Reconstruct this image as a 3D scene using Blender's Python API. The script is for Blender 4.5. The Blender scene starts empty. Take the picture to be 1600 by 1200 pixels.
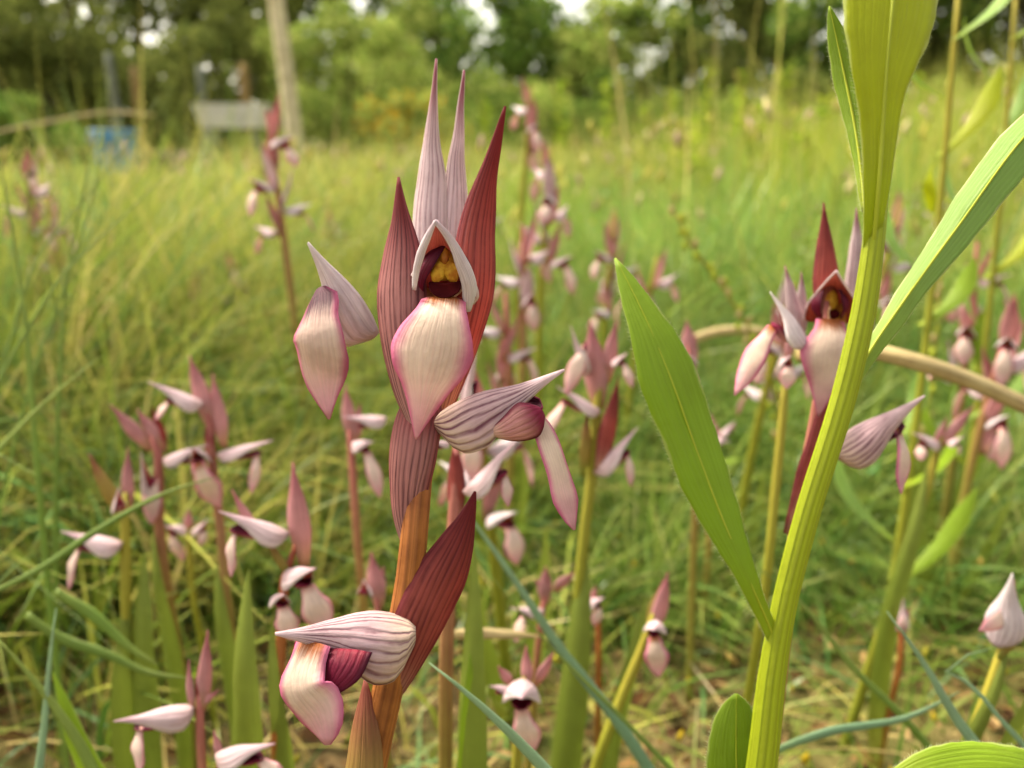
import bpy, math, random
import numpy as np
from mathutils import Vector, noise as mnoise

R = math.radians
random.seed(7)
rng = np.random.default_rng(7)
sc = bpy.context.scene
col = sc.collection

# ------------------------------------------------------------------ camera
CAM = Vector((0, 0, 0.24)); PITCH = R(14.75); FPX = 1386.0
cam = bpy.data.cameras.new('camera'); cam_o = bpy.data.objects.new('camera', cam); col.objects.link(cam_o)
cam_o.location = CAM; cam_o.rotation_euler = (R(90) - PITCH, 0, 0)
cam.sensor_width = 36; cam.lens = 36 * FPX / 1600
cam.clip_start = 0.01; cam.clip_end = 500
cam.dof.use_dof = True; cam.dof.focus_distance = 0.142; cam.dof.aperture_fstop = 16.5
sc.camera = cam_o

# ------------------------------------------------------------------ sky and sun
SUN_EL, SUN_AZ = R(54), R(-52)       # azimuth from +Y towards +X: front left of the camera
w = bpy.data.worlds.new('World'); sc.world = w; w.use_nodes = True
nt = w.node_tree; nt.nodes.clear()
sky = nt.nodes.new('ShaderNodeTexSky'); sky.sky_type = 'NISHITA'; sky.sun_disc = False
sky.sun_elevation = SUN_EL; sky.sun_rotation = SUN_AZ; sky.air_density = 1.0; sky.dust_density = 4.0; sky.ozone_density = 1.0
hs = nt.nodes.new('ShaderNodeHueSaturation'); hs.inputs['Saturation'].default_value = 0.35   # thin white cloud
wm = nt.nodes.new('ShaderNodeMix'); wm.data_type = 'RGBA'; wm.blend_type = 'MULTIPLY'; wm.inputs[0].default_value = 1
wm.inputs[7].default_value = (1.0, 0.94, 0.78, 1)
bg = nt.nodes.new('ShaderNodeBackground'); bg.inputs['Strength'].default_value = 0.15
wo = nt.nodes.new('ShaderNodeOutputWorld')
nt.links.new(sky.outputs[0], hs.inputs['Color']); nt.links.new(hs.outputs[0], wm.inputs[6])
nt.links.new(wm.outputs[2], bg.inputs[0]); nt.links.new(bg.outputs[0], wo.inputs[0])
sun = bpy.data.lights.new('sun', 'SUN'); sun.energy = 2.2; sun.angle = R(9); sun.color = (1.0, 0.91, 0.74)
sun_o = bpy.data.objects.new('sun', sun); col.objects.link(sun_o)
sd = Vector((math.sin(SUN_AZ) * math.cos(SUN_EL), math.cos(SUN_AZ) * math.cos(SUN_EL), math.sin(SUN_EL)))
sun_o.rotation_euler = (-sd).to_track_quat('-Z', 'Y').to_euler()
sc.view_settings.view_transform = 'Standard'; sc.view_settings.look = 'None'
sc.view_settings.exposure = 1.6; sc.view_settings.gamma = 1.0
sc.cycles.use_denoising = True
sc.cycles.use_adaptive_sampling = True; sc.cycles.adaptive_threshold = 0.025; sc.cycles.max_bounces = 3; sc.cycles.diffuse_bounces = 2; sc.cycles.glossy_bounces = 2; sc.cycles.transmission_bounces = 3; sc.cycles.transparent_max_bounces = 4; sc.cycles.caustics_reflective = False; sc.cycles.caustics_refractive = False

FWD = Vector((0, math.cos(PITCH), -math.sin(PITCH))); UPV = Vector((0, math.sin(PITCH), math.cos(PITCH))); RGT = Vector((1, 0, 0))
def at(px, py, d):
    return CAM + FWD * d + RGT * ((px - 800) / FPX * d) + UPV * ((600 - py) / FPX * d)
def gz(x, y):
    return 0.006 * np.sin(x * 9 + 1) * np.cos(y * 7) + 0.012 * np.sin(x * 1.3 + y * 0.9)
def srgb(h):
    v = [int(h[i:i + 2], 16) / 255 for i in (1, 3, 5)]
    return tuple(((c / 12.92) if c <= 0.04045 else ((c + 0.055) / 1.055) ** 2.4) for c in v)

# ------------------------------------------------------------------ materials
class NB:
    def __init__(s, name):
        s.m = bpy.data.materials.new(name); s.m.use_nodes = True; s.t = s.m.node_tree; s.t.nodes.clear()
        s.out = s.n('ShaderNodeOutputMaterial')
    def n(s, t, **k):
        x = s.t.nodes.new(t)
        for a, b in k.items(): setattr(x, a, b)
        return x
    def link(s, a, b): s.t.links.new(a, b)
    def put(s, inp, v):
        if hasattr(v, 'is_linked') or hasattr(v, 'links'): s.link(v, inp)
        else: inp.default_value = (*v, 1) if isinstance(v, tuple) and len(v) == 3 and inp.type == 'RGBA' else v
    def math(s, op, a, b=0.0, c=0.0):
        x = s.n('ShaderNodeMath', operation=op); s.put(x.inputs[0], a); s.put(x.inputs[1], b); s.put(x.inputs[2], c); return x.outputs[0]
    def mix(s, f, a, b, bt='MIX'):
        x = s.n('ShaderNodeMix', data_type='RGBA', blend_type=bt); s.put(x.inputs[0], f); s.put(x.inputs[6], a); s.put(x.inputs[7], b); return x.outputs[2]
    def smooth(s, v, a, b):
        x = s.n('ShaderNodeMapRange', interpolation_type='SMOOTHSTEP'); s.put(x.inputs[0], v); x.inputs[1].default_value = a; x.inputs[2].default_value = b; return x.outputs[0]
    def noise(s, scale, detail=3, vec=None, rough=0.55):
        x = s.n('ShaderNodeTexNoise'); x.inputs['Scale'].default_value = scale; x.inputs['Detail'].default_value = detail; x.inputs['Roughness'].default_value = rough
        s.link(vec if vec else s.n('ShaderNodeTexCoord').outputs['Object'], x.inputs['Vector']); return x.outputs[0]
    def uv(s):
        x = s.n('ShaderNodeSeparateXYZ'); s.link(s.n('ShaderNodeTexCoord').outputs['UV'], x.inputs[0]); return x.outputs[0], x.outputs[1]
    def finish(s, c, rough=0.5, transl=0.0, spec=0.35, bump=None, bump_s=0.2, tcol=None, sheen=0.0, bump_d=0.0005):
        p = s.n('ShaderNodeBsdfPrincipled'); s.put(p.inputs['Base Color'], c); p.inputs['Roughness'].default_value = rough
        p.inputs['Specular IOR Level'].default_value = spec
        if sheen: p.inputs['Sheen Weight'].default_value = sheen
        if bump is not None:
            b = s.n('ShaderNodeBump'); b.inputs['Strength'].default_value = bump_s; b.inputs['Distance'].default_value = bump_d
            s.link(bump, b.inputs['Height']); s.link(b.outputs[0], p.inputs['Normal'])
        if transl > 0:
            t = s.n('ShaderNodeBsdfTranslucent'); s.put(t.inputs[0], tcol if tcol is not None else c)
            x = s.n('ShaderNodeMixShader'); x.inputs[0].default_value = transl
            s.link(p.outputs[0], x.inputs[1]); s.link(t.outputs[0], x.inputs[2]); s.link(x.outputs[0], s.out.inputs[0])
        else: s.link(p.outputs[0], s.out.inputs[0])
        return s.m

def petal(name, base, mid, tip, edge=None, vein=None, nv=9, vs=0.6, edge_a=0.55, transl=0.35, mott=0.18, spec=0.25, rough=0.6, v1=0.45, v2=1.0, vein_fade=None, base_len=0.35, vw=0.80, vb=1.2, st=0.45, base_lo=0.0):
    b = NB(name); u, v = b.uv()
    oi = b.n('ShaderNodeObjectInfo')
    nz = b.noise(160, 4); nz2 = b.noise(700, 2)
    cx = b.n('ShaderNodeCombineXYZ'); b.link(b.math('MULTIPLY', u, 26.0), cx.inputs[0]); b.link(b.math('MULTIPLY', v, 2.6), cx.inputs[1]); b.link(b.math('MULTIPLY', oi.outputs['Random'], 50.0), cx.inputs[2])
    streak = b.noise(1.0, 4, cx.outputs[0], .65)
    cy = b.n('ShaderNodeCombineXYZ'); b.link(b.math('MULTIPLY', u, 4.0), cy.inputs[0]); b.link(b.math('MULTIPLY', v, 1.3), cy.inputs[1]); b.link(b.math('MULTIPLY', oi.outputs['Random'], 90.0), cy.inputs[2])
    slow = b.noise(1.0, 2, cy.outputs[0])
    vj = b.math('ADD', v, b.math('MULTIPLY', b.math('SUBTRACT', streak, .5), .22))
    c = b.mix(b.smooth(vj, base_lo, base_len), srgb(base), srgb(mid)); c = b.mix(b.smooth(vj, v1, v2), c, srgb(tip))
    d = b.math('ABSOLUTE', b.math('SUBTRACT', u, 0.5)); d = b.math('MULTIPLY', d, 2.0)
    if edge:
        dd = b.math('ADD', d, b.math('MULTIPLY', b.math('SUBTRACT', nz, 0.5), 0.35))
        c = b.mix(b.smooth(dd, edge_a, 1.0), c, srgb(edge))
    hgt = nz2
    if vein:
        uu = b.math('ADD', b.math('ADD', u, b.math('MULTIPLY', b.math('SUBTRACT', nz, 0.5), 0.03)), b.math('MULTIPLY', b.math('SUBTRACT', slow, 0.5), 0.22))
        t = b.math('FRACT', b.math('MULTIPLY', uu, float(nv))); t = b.math('ABSOLUTE', b.math('SUBTRACT', t, 0.5)); t = b.math('SUBTRACT', 1.0, b.math('MULTIPLY', t, 2.0))
        wv = b.n('ShaderNodeTexNoise', noise_dimensions='1D'); wv.inputs['Scale'].default_value = nv * .9; wv.inputs['Detail'].default_value = 1; b.link(uu, wv.inputs['W'])
        f = b.math('MULTIPLY', b.smooth(t, vw - 0.45, 1.0), b.smooth(wv.outputs[0], .2, .5))
        brk = b.smooth(nz, 0.25, 0.6)
        ff = b.math('MULTIPLY', b.math('MULTIPLY', f, vs), b.math('ADD', b.math('MULTIPLY', b.math('MULTIPLY', brk, b.smooth(streak, .3, .6)), 0.8), 0.3))
        if vein_fade: ff = b.math('MULTIPLY', ff, b.math('SUBTRACT', 1.0, b.smooth(v, vein_fade, 1.0)))
        c = b.mix(ff, c, srgb(vein))
        hgt = b.math('SUBTRACT', nz2, b.math('MULTIPLY', f, vb))
    c = b.mix(b.math('MULTIPLY', b.smooth(nz, 0.35, 0.75), mott), c, (0.30, 0.12, 0.13), 'MULTIPLY')
    c = b.mix(st, c, b.mix(b.smooth(streak, .3, .72), b.mix(1.0, c, (.66, .58, .60), 'MULTIPLY'), b.mix(1.0, c, (1.3, 1.27, 1.27), 'MULTIPLY')))
    hgt = b.math('ADD', hgt, b.math('MULTIPLY', streak, 1.2))
    h = b.n('ShaderNodeHueSaturation'); b.link(c, h.inputs['Color'])
    b.link(b.math('ADD', b.math('MULTIPLY', oi.outputs['Random'], 0.22), 0.89), h.inputs['Value'])
    return b.finish(h.outputs[0], rough, transl, spec, hgt, 0.35, bump_d=0.0004)

def plain(name, c, rough=0.6, transl=0.0, var=0.3, scale=60, spec=0.3, c2=None, bump=0.3, bd=0.0005):
    b = NB(name); n = b.noise(scale, 5)
    cc = b.mix(b.smooth(n, 0.3, 0.7), srgb(c), srgb(c2) if c2 else tuple(x * (1 - var) for x in srgb(c)))
    return b.finish(cc, rough, transl, spec, n, bump, bump_d=bd)

M = {}
M['bract_red'] = petal('bract_red', '#c9a09a', '#c08583', '#8a3238', edge='#a5565a', vein='#562832', nv=11, vs=1.0, transl=0.42, v1=0.5, v2=0.92, vein_fade=.8)
M['bract_red2'] = petal('bract_red2', '#d0a890', '#bb6259', '#84292f', edge='#96434a', vein='#6a2830', nv=9, vs=0.8, transl=0.55, v1=0.45, v2=1.0)
M['bract_pale'] = petal('bract_pale', '#b98b92', '#d8c2c8', '#93505f', edge='#ead9da', vein='#8d6470', nv=7, vs=0.85, transl=0.4, v1=0.72, v2=0.95)
M['bract_plain'] = petal('bract_plain', '#c49a72', '#cf9a9c', '#ad6670', vein='#a86a74', nv=7, vs=0.35, transl=0.4)
M['bract_green'] = petal('bract_green', '#8c9a3a', '#a39048', '#8f4a44', vein='#8a6a40', nv=7, vs=0.4, transl=0.4)
M['hood'] = petal('hood', '#dcc4b0', '#d3b3bb', '#d9c2cb', edge='#e6d2d4', edge_a=0.75, vein='#744658', nv=12, vs=1.0, transl=0.25, vein_fade=0.72, mott=0.25)
M['hood_soft'] = petal('hood_soft', '#d9bcbc', '#e0c9d0', '#d3b0bd', edge='#efe2e4', vein='#a97f8f', nv=9, vs=0.4, transl=0.3)
M['hood_white'] = petal('hood_white', '#d9c6d0', '#e6dbe1', '#eee6e8', edge='#f0e8ea', vein='#b79aa8', nv=9, vs=0.45, transl=0.3, vein_fade=0.6)
M['hood_in'] = petal('hood_in', '#9a3a34', '#bc5648', '#c87262', vein='#6a1a2a', nv=9, vs=0.4, transl=0.3)
M['lip'] = petal('lip', '#a8602c', '#e6cfbe', '#dd9fb0', edge='#d4709a', edge_a=0.50, vein='#c98f96', nv=11, vs=0.16, transl=0.3, base_lo=.03, base_len=0.2, v1=0.45, v2=1.05, mott=0.30, vb=0.25, st=0.22)
M['lip_dark'] = petal('lip_dark', '#4a1430', '#e2c8bc', '#dd9fb0', edge='#c4608a', edge_a=0.6, base_lo=0.11, vein='#c98f96', nv=11, vs=0.16, transl=0.3, base_len=0.34, v1=0.5, v2=1.05, mott=0.30, vb=0.25, st=0.22)
M['lip_soft'] = petal('lip_soft', '#d8a79a', '#e9d3c8', '#dfa9b2', edge='#d98f9f', edge_a=0.6, transl=0.35, base_len=0.2, mott=0.08)
M['throat'] = petal('throat', '#dcb6a8', '#d69a9c', '#8a1c44', edge='#6b1230', edge_a=0.62, vein='#8a3050', nv=7, vs=0.3, transl=0.3, mott=0.1, v1=.5, v2=.92)
M['lobe'] = petal('lobe', '#8a2038', '#6d1030', '#4a0a26', edge='#4d0a28', vein='#3d0820', nv=6, vs=0.4, transl=0.25)
M['lobe_fade'] = petal('lobe_fade', '#5a1a38', '#a86478', '#dcaeb0', edge='#8a3a56', vein='#6a2040', nv=6, vs=0.3, transl=0.25, base_len=.5, v1=.5)
M['throat_gold'] = petal('throat_gold', '#a04a1c', '#d0903a', '#dfb48c', vein='#6a2a1a', nv=6, vs=0.25, transl=0.15, base_len=0.5, v1=0.6, v2=1.0)
M['column'] = plain('column', '#e2b23a', 0.6, 0.3, c2='#b8701e', scale=900, spec=.2)
M['anther'] = plain('anther', '#b8741e', 0.5, 0.1, c2='#8a4a18', scale=400)
M['cavity'] = plain('cavity', '#34090e', 0.9, 0.0, c2='#4a1216', scale=300, spec=0.05)
M['stem_or'] = petal('stem_or', '#93822e', '#b07038', '#a8583c', vein='#6d3a1c', nv=9, vs=0.6, transl=0.15, mott=0.5, base_len=0.75, v1=0.8, rough=0.5)
M['stem_green'] = petal('stem_green', '#84922e', '#94982e', '#a39838', vein='#6d7a22', nv=8, vs=0.35, transl=0.2, mott=0.1)
M['stem_pink'] = petal('stem_pink', '#93983c', '#a8904a', '#b8706a', vein='#7a3c40', nv=8, vs=0.35, transl=0.2, base_len=0.8)
def leafmat(name, base, mid, tip, edge, vein, tr=0.45, nv=11, vs=0.18):
    return petal(name, base, mid, tip, edge=edge, edge_a=0.93, vein=vein, nv=nv, vs=vs, transl=tr, mott=0.12, spec=0.3, rough=0.5, st=0.16, vb=0.35)
M['leaf_lime'] = leafmat('leaf_lime', '#9aa81c', '#a6b012', '#a2b012', '#b9c46a', '#b0b82a')
M['leaf_green'] = leafmat('leaf_green', '#98a822', '#86a41e', '#86a424', '#a9ba62', '#93ad40', 0.4)
M['leaf_pale'] = leafmat('leaf_pale', '#8fa83a', '#86a84e', '#7fa54a', '#c2cf8c', '#a3bf70', 0.35)
M['leaf_orchid'] = leafmat('leaf_orchid', '#8a8a34', '#74842c', '#7c8a34', '#848f3c', '#5f7026', 0.3, vs=0.35)
M['blade_blue'] = leafmat('blade_blue', '#7c9a66', '#7a9c78', '#90ab84', '#9db596', '#668a66', 0.3, nv=7, vs=0.4)
M['blade_green'] = leafmat('blade_green', '#7f9440', '#78943c', '#8f9e4c', '#a0ad5e', '#62803a', 0.35, nv=5, vs=0.4)
M['herb_stem'] = petal('herb_stem', '#8c9a20', '#96a41c', '#9aa81e', vein='#7a8a1a', nv=9, vs=0.5, transl=0.2, mott=0.05, rough=0.45)
M['midrib'] = plain('midrib', '#a9b32e', 0.5, 0.2, var=0.1)
M['straw'] = petal('straw', '#b3a06a', '#c2b080', '#b5a270', vein='#8c7a4c', nv=6, vs=0.5, transl=0.1, mott=0.25)
M['wood'] = plain('wood', '#d2c4a4', 0.85, c2='#ab9c7c', scale=30, bump=0.6, bd=0.004)
M['wood_grey'] = plain('wood_grey', '#7d8076', 0.9, c2='#55594f', scale=20, bump=0.6, bd=0.006)
M['wood_tan'] = plain('wood_tan', '#97794e', 0.9, c2='#6e5836', scale=20, bump=0.6, bd=0.006)
M['bark'] = plain('bark', '#5e5140', 0.9, c2='#3c3428', scale=8, bump=0.8, bd=0.02)
M['blue'] = plain('blue', '#3f7fb0', 0.45, c2='#5a93ba', scale=4, spec=0.5)
M['trough'] = plain('trough', '#cfccc6', 0.6, c2='#b5b2aa', scale=6)

def vcol_mat(name, rough=0.55, transl=0.4, spec=0.3):
    b = NB(name); a = b.n('ShaderNodeAttribute', attribute_name='col'); d = b.n('ShaderNodeBsdfDiffuse'); t = b.n('ShaderNodeBsdfTranslucent'); x = b.n('ShaderNodeMixShader'); x.inputs[0].default_value = transl
    b.link(a.outputs['Color'], d.inputs[0]); b.link(a.outputs['Color'], t.inputs[0]); b.link(d.outputs[0], x.inputs[1]); b.link(t.outputs[0], x.inputs[2]); o = x.outputs[0]
    if spec > .28:
        g = b.n('ShaderNodeBsdfGlossy'); g.inputs['Roughness'].default_value = .35; y = b.n('ShaderNodeMixShader'); y.inputs[0].default_value = .02
        b.link(o, y.inputs[1]); b.link(g.outputs[0], y.inputs[2]); o = y.outputs[0]
    b.link(o, b.out.inputs[0]); return b.m
M['grass'] = vcol_mat('grass'); M['litter'] = vcol_mat('litter', 0.8, 0.1, 0.15); M['foliage'] = vcol_mat('foliage', 0.6, 0.35, 0.25)

# ------------------------------------------------------------------ mesh helpers
def catmull(P, n):
    """smooth curve through P, chord-length tangents, n + 1 even samples"""
    P = [Vector(p) for p in P]
    if len(P) == 2: return [P[0].lerp(P[1], i / n) for i in range(n + 1)]
    h = [max(1e-9, (b - a).length) for a, b in zip(P, P[1:])]
    sl = [(P[i + 1] - P[i]) / h[i] for i in range(len(h))]
    m = [(sl[i - 1] * h[i] + sl[i] * h[i - 1]) / (h[i - 1] + h[i]) for i in range(1, len(h))]
    m = [sl[0] * 1.5 - m[0] * .5] + m + [sl[-1] * 1.5 - m[-1] * .5]
    L = [0.0]
    for q in h: L.append(L[-1] + q)
    out = []
    for i in range(n + 1):
        s = L[-1] * i / n; k = 0
        while k < len(h) - 1 and s > L[k + 1]: k += 1
        t = (s - L[k]) / h[k]
        out.append((2 * t**3 - 3 * t**2 + 1) * P[k] + (t**3 - 2 * t**2 + t) * h[k] * m[k] + (-2 * t**3 + 3 * t**2) * P[k + 1] + (t**3 - t**2) * h[k] * m[k + 1])
    return out
def prof(tab, t):
    xs = [a for a, b in tab]; ys = [b for a, b in tab]
    k = 0
    while k < len(xs) - 2 and t > xs[k + 1]: k += 1
    x0, x1 = xs[k], xs[k + 1]; s = min(1, max(0, (t - x0) / (x1 - x0)))
    def m(i):
        if i == 0: return (ys[1] - ys[0]) / (xs[1] - xs[0])
        if i == len(xs) - 1: return (ys[-1] - ys[-2]) / (xs[-1] - xs[-2])
        a = (ys[i] - ys[i - 1]) / (xs[i] - xs[i - 1]); b = (ys[i + 1] - ys[i]) / (xs[i + 1] - xs[i])
        return 0 if a * b <= 0 else 2 * a * b / (a + b)
    h = x1 - x0
    return (2 * s**3 - 3 * s**2 + 1) * ys[k] + (s**3 - 2 * s**2 + s) * h * m(k) + (-2 * s**3 + 3 * s**2) * ys[k + 1] + (s**3 - s**2) * h * m(k + 1)

def link(o, parent=None):
    col.objects.link(o)
    if parent is not None: o.parent = parent
    return o
def wloc(o):
    v = Vector((0, 0, 0))
    while o is not None: v = v + o.location; o = o.parent
    return v
def mesh_obj(name, verts, faces, m, parent=None, uvs=None, smooth=True):
    off = wloc(parent) if parent is not None else Vector((0, 0, 0))
    me = bpy.data.meshes.new(name); me.from_pydata([Vector(v) - off for v in verts], [], faces)
    if uvs is not None:
        ul = me.uv_layers.new(name='UVMap'); li = np.zeros(len(me.loops), dtype=np.int32); me.loops.foreach_get('vertex_index', li)
        ul.data.foreach_set('uv', np.asarray(uvs, dtype=np.float32)[li].ravel())
    me.polygons.foreach_set('use_smooth', [smooth] * len(me.polygons))
    for mm in (m if isinstance(m, (list, tuple)) else [m]): me.materials.append(M[mm])
    o = bpy.data.objects.new(name, me); return link(o, parent)
def empty(name, loc, parent=None):
    o = bpy.data.objects.new(name, None); o.empty_display_size = 0.01
    o.location = Vector(loc) - (wloc(parent) if parent is not None else Vector((0, 0, 0)))
    return link(o, parent)
def tag(o, label, cat, group=None):
    o['label'] = label; o['category'] = cat
    if group: o['group'] = group
    return o

BRACT = [(0, .45), (.15, .72), (.4, 1), (.62, .78), (.8, .38), (.92, .13), (1, .015)]
BRACT_UP = [(0, .75), (.25, 1), (.45, .95), (.7, .55), (.88, .22), (1, .015)]
HOOD = [(0, .25), (.04, .62), (.14, .96), (.27, 1), (.42, .84), (.58, .52), (.73, .29), (.87, .13), (1, .012)]
LIP = [(0, .5), (.10, .58), (.22, .82), (.40, 1), (.55, .82), (.70, .5), (.85, .25), (1, .02)]
LIP_S = [(0, .45), (.2, .62), (.5, 1), (.72, .8), (.9, .35), (1, .05)]
LEAF = [(0, .30), (.25, .5), (.55, .92), (.7, 1), (.85, .75), (.95, .35), (1, .03)]
BLADE = [(0, .7), (.3, 1), (.6, .8), (.85, .4), (1, .03)]
THROAT = [(0, .2), (.3, .6), (.65, .95), (.85, 1), (.95, .75), (1, .35)]

def strip(name, pts, N, wd, m, parent=None, profile=BRACT, cup=0.6, nu=8, nv=16, thick=0.0, ripple=0.0, flare=0.0, fold=0.0, serr=0.0, ridge=0.0, seed=0, wob=0.10):
    """a bent, cupped sheet along pts; convex side towards N; wd = half width"""
    sp = catmull(pts, nv); V = []; UV = []; rr = random.Random(seed)
    ph = rr.random() * 6.28; fr = 9 + rr.random() * 6; sd3 = Vector((rr.random() * 40 + len(pts), rr.random() * 40, wd * 900)); fq = .42 / max(wd, 1e-5)
    Ns = N if isinstance(N, list) else [N]
    for j, p in enumerate(sp):
        t = j / nv
        T = (sp[min(j + 1, nv)] - sp[max(j - 1, 0)]).normalized()
        if len(Ns) == 1: n = Ns[0]
        else:
            k = t * (len(Ns) - 1); a = min(int(k), len(Ns) - 2); n = Ns[a].lerp(Ns[a + 1], k - a)
        B = T.cross(n)
        B = B.normalized() if B.length > 1e-6 else Vector((1, 0, 0))
        n = B.cross(T).normalized()
        W = wd * prof(profile, t)
        c = cup if not callable(cup) else cup(t)
        Rr = W / math.sin(min(c, math.pi / 2)) if c > 1e-3 else 0
        for i in range(nu + 1):
            u = -1 + 2 * i / nu
            if c > 1e-3: b, z = Rr * math.sin(u * c), -Rr * (1 - math.cos(u * c))
            else: b, z = W * u, 0.0
            if flare: b += math.copysign(max(0, abs(u) - .7) / .3, u) ** 1 * abs(1) * flare * W * (1 if abs(u) > .7 else 0)
            if fold: z -= abs(u) * W * fold
            if ridge: z += ridge * W * math.cos(u * math.pi * 4.5)
            if ripple: z += ripple * W * abs(u) ** 2 * math.sin(t * fr + ph + (1.3 if u > 0 else 0))
            if serr and abs(u) == 1 and 0.2 < t < 0.97: b *= 1 + serr * ((j % 3) / 2 - 0.4)
            q = p + B * b + n * z
            if wob: q = q + mnoise.noise_vector(q * fq + sd3) * (wob * wd * min(1, prof(profile, t) * 2.5))
            V.append(q); UV.append(((u + 1) / 2, t))
    F = [(j * (nu + 1) + i, j * (nu + 1) + i + 1, (j + 1) * (nu + 1) + i + 1, (j + 1) * (nu + 1) + i) for j in range(nv) for i in range(nu)]
    o = mesh_obj(name, V, F, m, parent, UV)
    if thick:
        s = o.modifiers.new('thickness', 'SOLIDIFY'); s.thickness = thick; s.offset = 0
        if isinstance(m, (list, tuple)): s.material_offset = 1
    return o
def tube(name, pts, rad, m, parent=None, ns=9, nv=20, flat=1.0, ridge=0.0, N=None, cap=True):
    sp = catmull(pts, nv); V = []; UV = []
    ref = N or Vector((0, -1, 0.1))
    for j, p in enumerate(sp):
        t = j / nv; T = (sp[min(j + 1, nv)] - sp[max(j - 1, 0)]).normalized()
        B = T.cross(ref); B = B.normalized() if B.length > 1e-5 else Vector((1, 0, 0)); n = B.cross(T)
        r = prof(rad, t) if isinstance(rad, list) else rad
        for i in range(ns + 1):
            a = 2 * math.pi * i / ns; k = 1 + (ridge if i % 2 else 0)
            V.append(p + B * (math.cos(a) * r * k) + n * (math.sin(a) * r * k * flat)); UV.append((i / ns, t))
    F = [(j * (ns + 1) + i, j * (ns + 1) + i + 1, (j + 1) * (ns + 1) + i + 1, (j + 1) * (ns + 1) + i) for j in range(nv) for i in range(ns)]
    if cap: F += [tuple(range(nv * (ns + 1), nv * (ns + 1) + ns)), tuple(reversed(range(ns)))]
    return mesh_obj(name, V, F, m, parent, UV)
def blob(name, c, ax, m, parent=None, nu=10, nv=7, bump=0.0, seed=0):
    """ellipsoid with three axis vectors"""
    rr = random.Random(seed); V = []; F = []
    for j in range(nv + 1):
        th = math.pi * j / nv
        for i in range(nu):
            a = 2 * math.pi * i / nu; k = 1 + bump * (rr.random() - .5)
            V.append(c + k * (ax[0] * (math.sin(th) * math.cos(a)) + ax[1] * (math.sin(th) * math.sin(a)) + ax[2] * math.cos(th)))
    for j in range(nv):
        for i in range(nu):
            F.append((j * nu + i, j * nu + (i + 1) % nu, (j + 1) * nu + (i + 1) % nu, (j + 1) * nu + i))
    return mesh_obj(name, V, F, m, parent)
def np_mesh(name, V, F, m, C=None, parent=None, smooth=False):
    """V (n,3), F (m,4) quads, C (n,3) point colours"""
    me = bpy.data.meshes.new(name)
    me.vertices.add(len(V)); me.vertices.foreach_set('co', np.ascontiguousarray(V, dtype=np.float32).ravel())
    me.loops.add(F.size); me.loops.foreach_set('vertex_index', np.ascontiguousarray(F, dtype=np.int32).ravel())
    me.polygons.add(len(F)); me.polygons.foreach_set('loop_start', np.arange(len(F), dtype=np.int32) * F.shape[1])
    me.polygons.foreach_set('loop_total', np.full(len(F), F.shape[1], dtype=np.int32))
    if C is not None:
        a = me.attributes.new('col', 'FLOAT_COLOR', 'POINT')
        a.data.foreach_set('color', np.concatenate([C, np.ones((len(C), 1))], 1).astype(np.float32).ravel())
    me.polygons.foreach_set('use_smooth', np.full(len(F), smooth))
    me.update(calc_edges=True); me.materials.append(M[m])
    o = bpy.data.objects.new(name, me); return link(o, parent)

# ------------------------------------------------------------------ ground
b = NB('ground_soil'); n1 = b.noise(3, 6); n2 = b.noise(90, 6); n3 = b.noise(22, 4)
c = b.mix(b.smooth(n2, .35, .7), srgb('#3c2c1e'), srgb('#80684a')); c = b.mix(b.math('MULTIPLY', b.smooth(n3, .45, .65), .3), c, srgb('#5f6a2a')); c = b.mix(b.math('MULTIPLY', b.smooth(n1, .4, .6), .35), c, srgb('#77803a'))
M['ground'] = b.finish(c, 0.9, 0, 0.1, n2, 0.8, bump_d=0.006)
gx = np.concatenate([-np.geomspace(160, 2, 14), np.linspace(-1.6, 1.6, 81), np.geomspace(2, 160, 14)])
gy = np.concatenate([-np.geomspace(40, 1, 8), np.linspace(-0.6, 3, 91), np.geomspace(3.4, 220, 20)])
X, Y = np.meshgrid(gx, gy); V = np.stack([X.ravel(), Y.ravel(), gz(X, Y).ravel()], 1)
nx, ny = len(gx), len(gy); I = np.arange(nx * ny).reshape(ny, nx)
F = np.stack([I[:-1, :-1].ravel(), I[:-1, 1:].ravel(), I[1:, 1:].ravel(), I[1:, :-1].ravel()], 1)
g = np_mesh('ground', V, F, 'ground', smooth=True); g['kind'] = 'structure'

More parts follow.
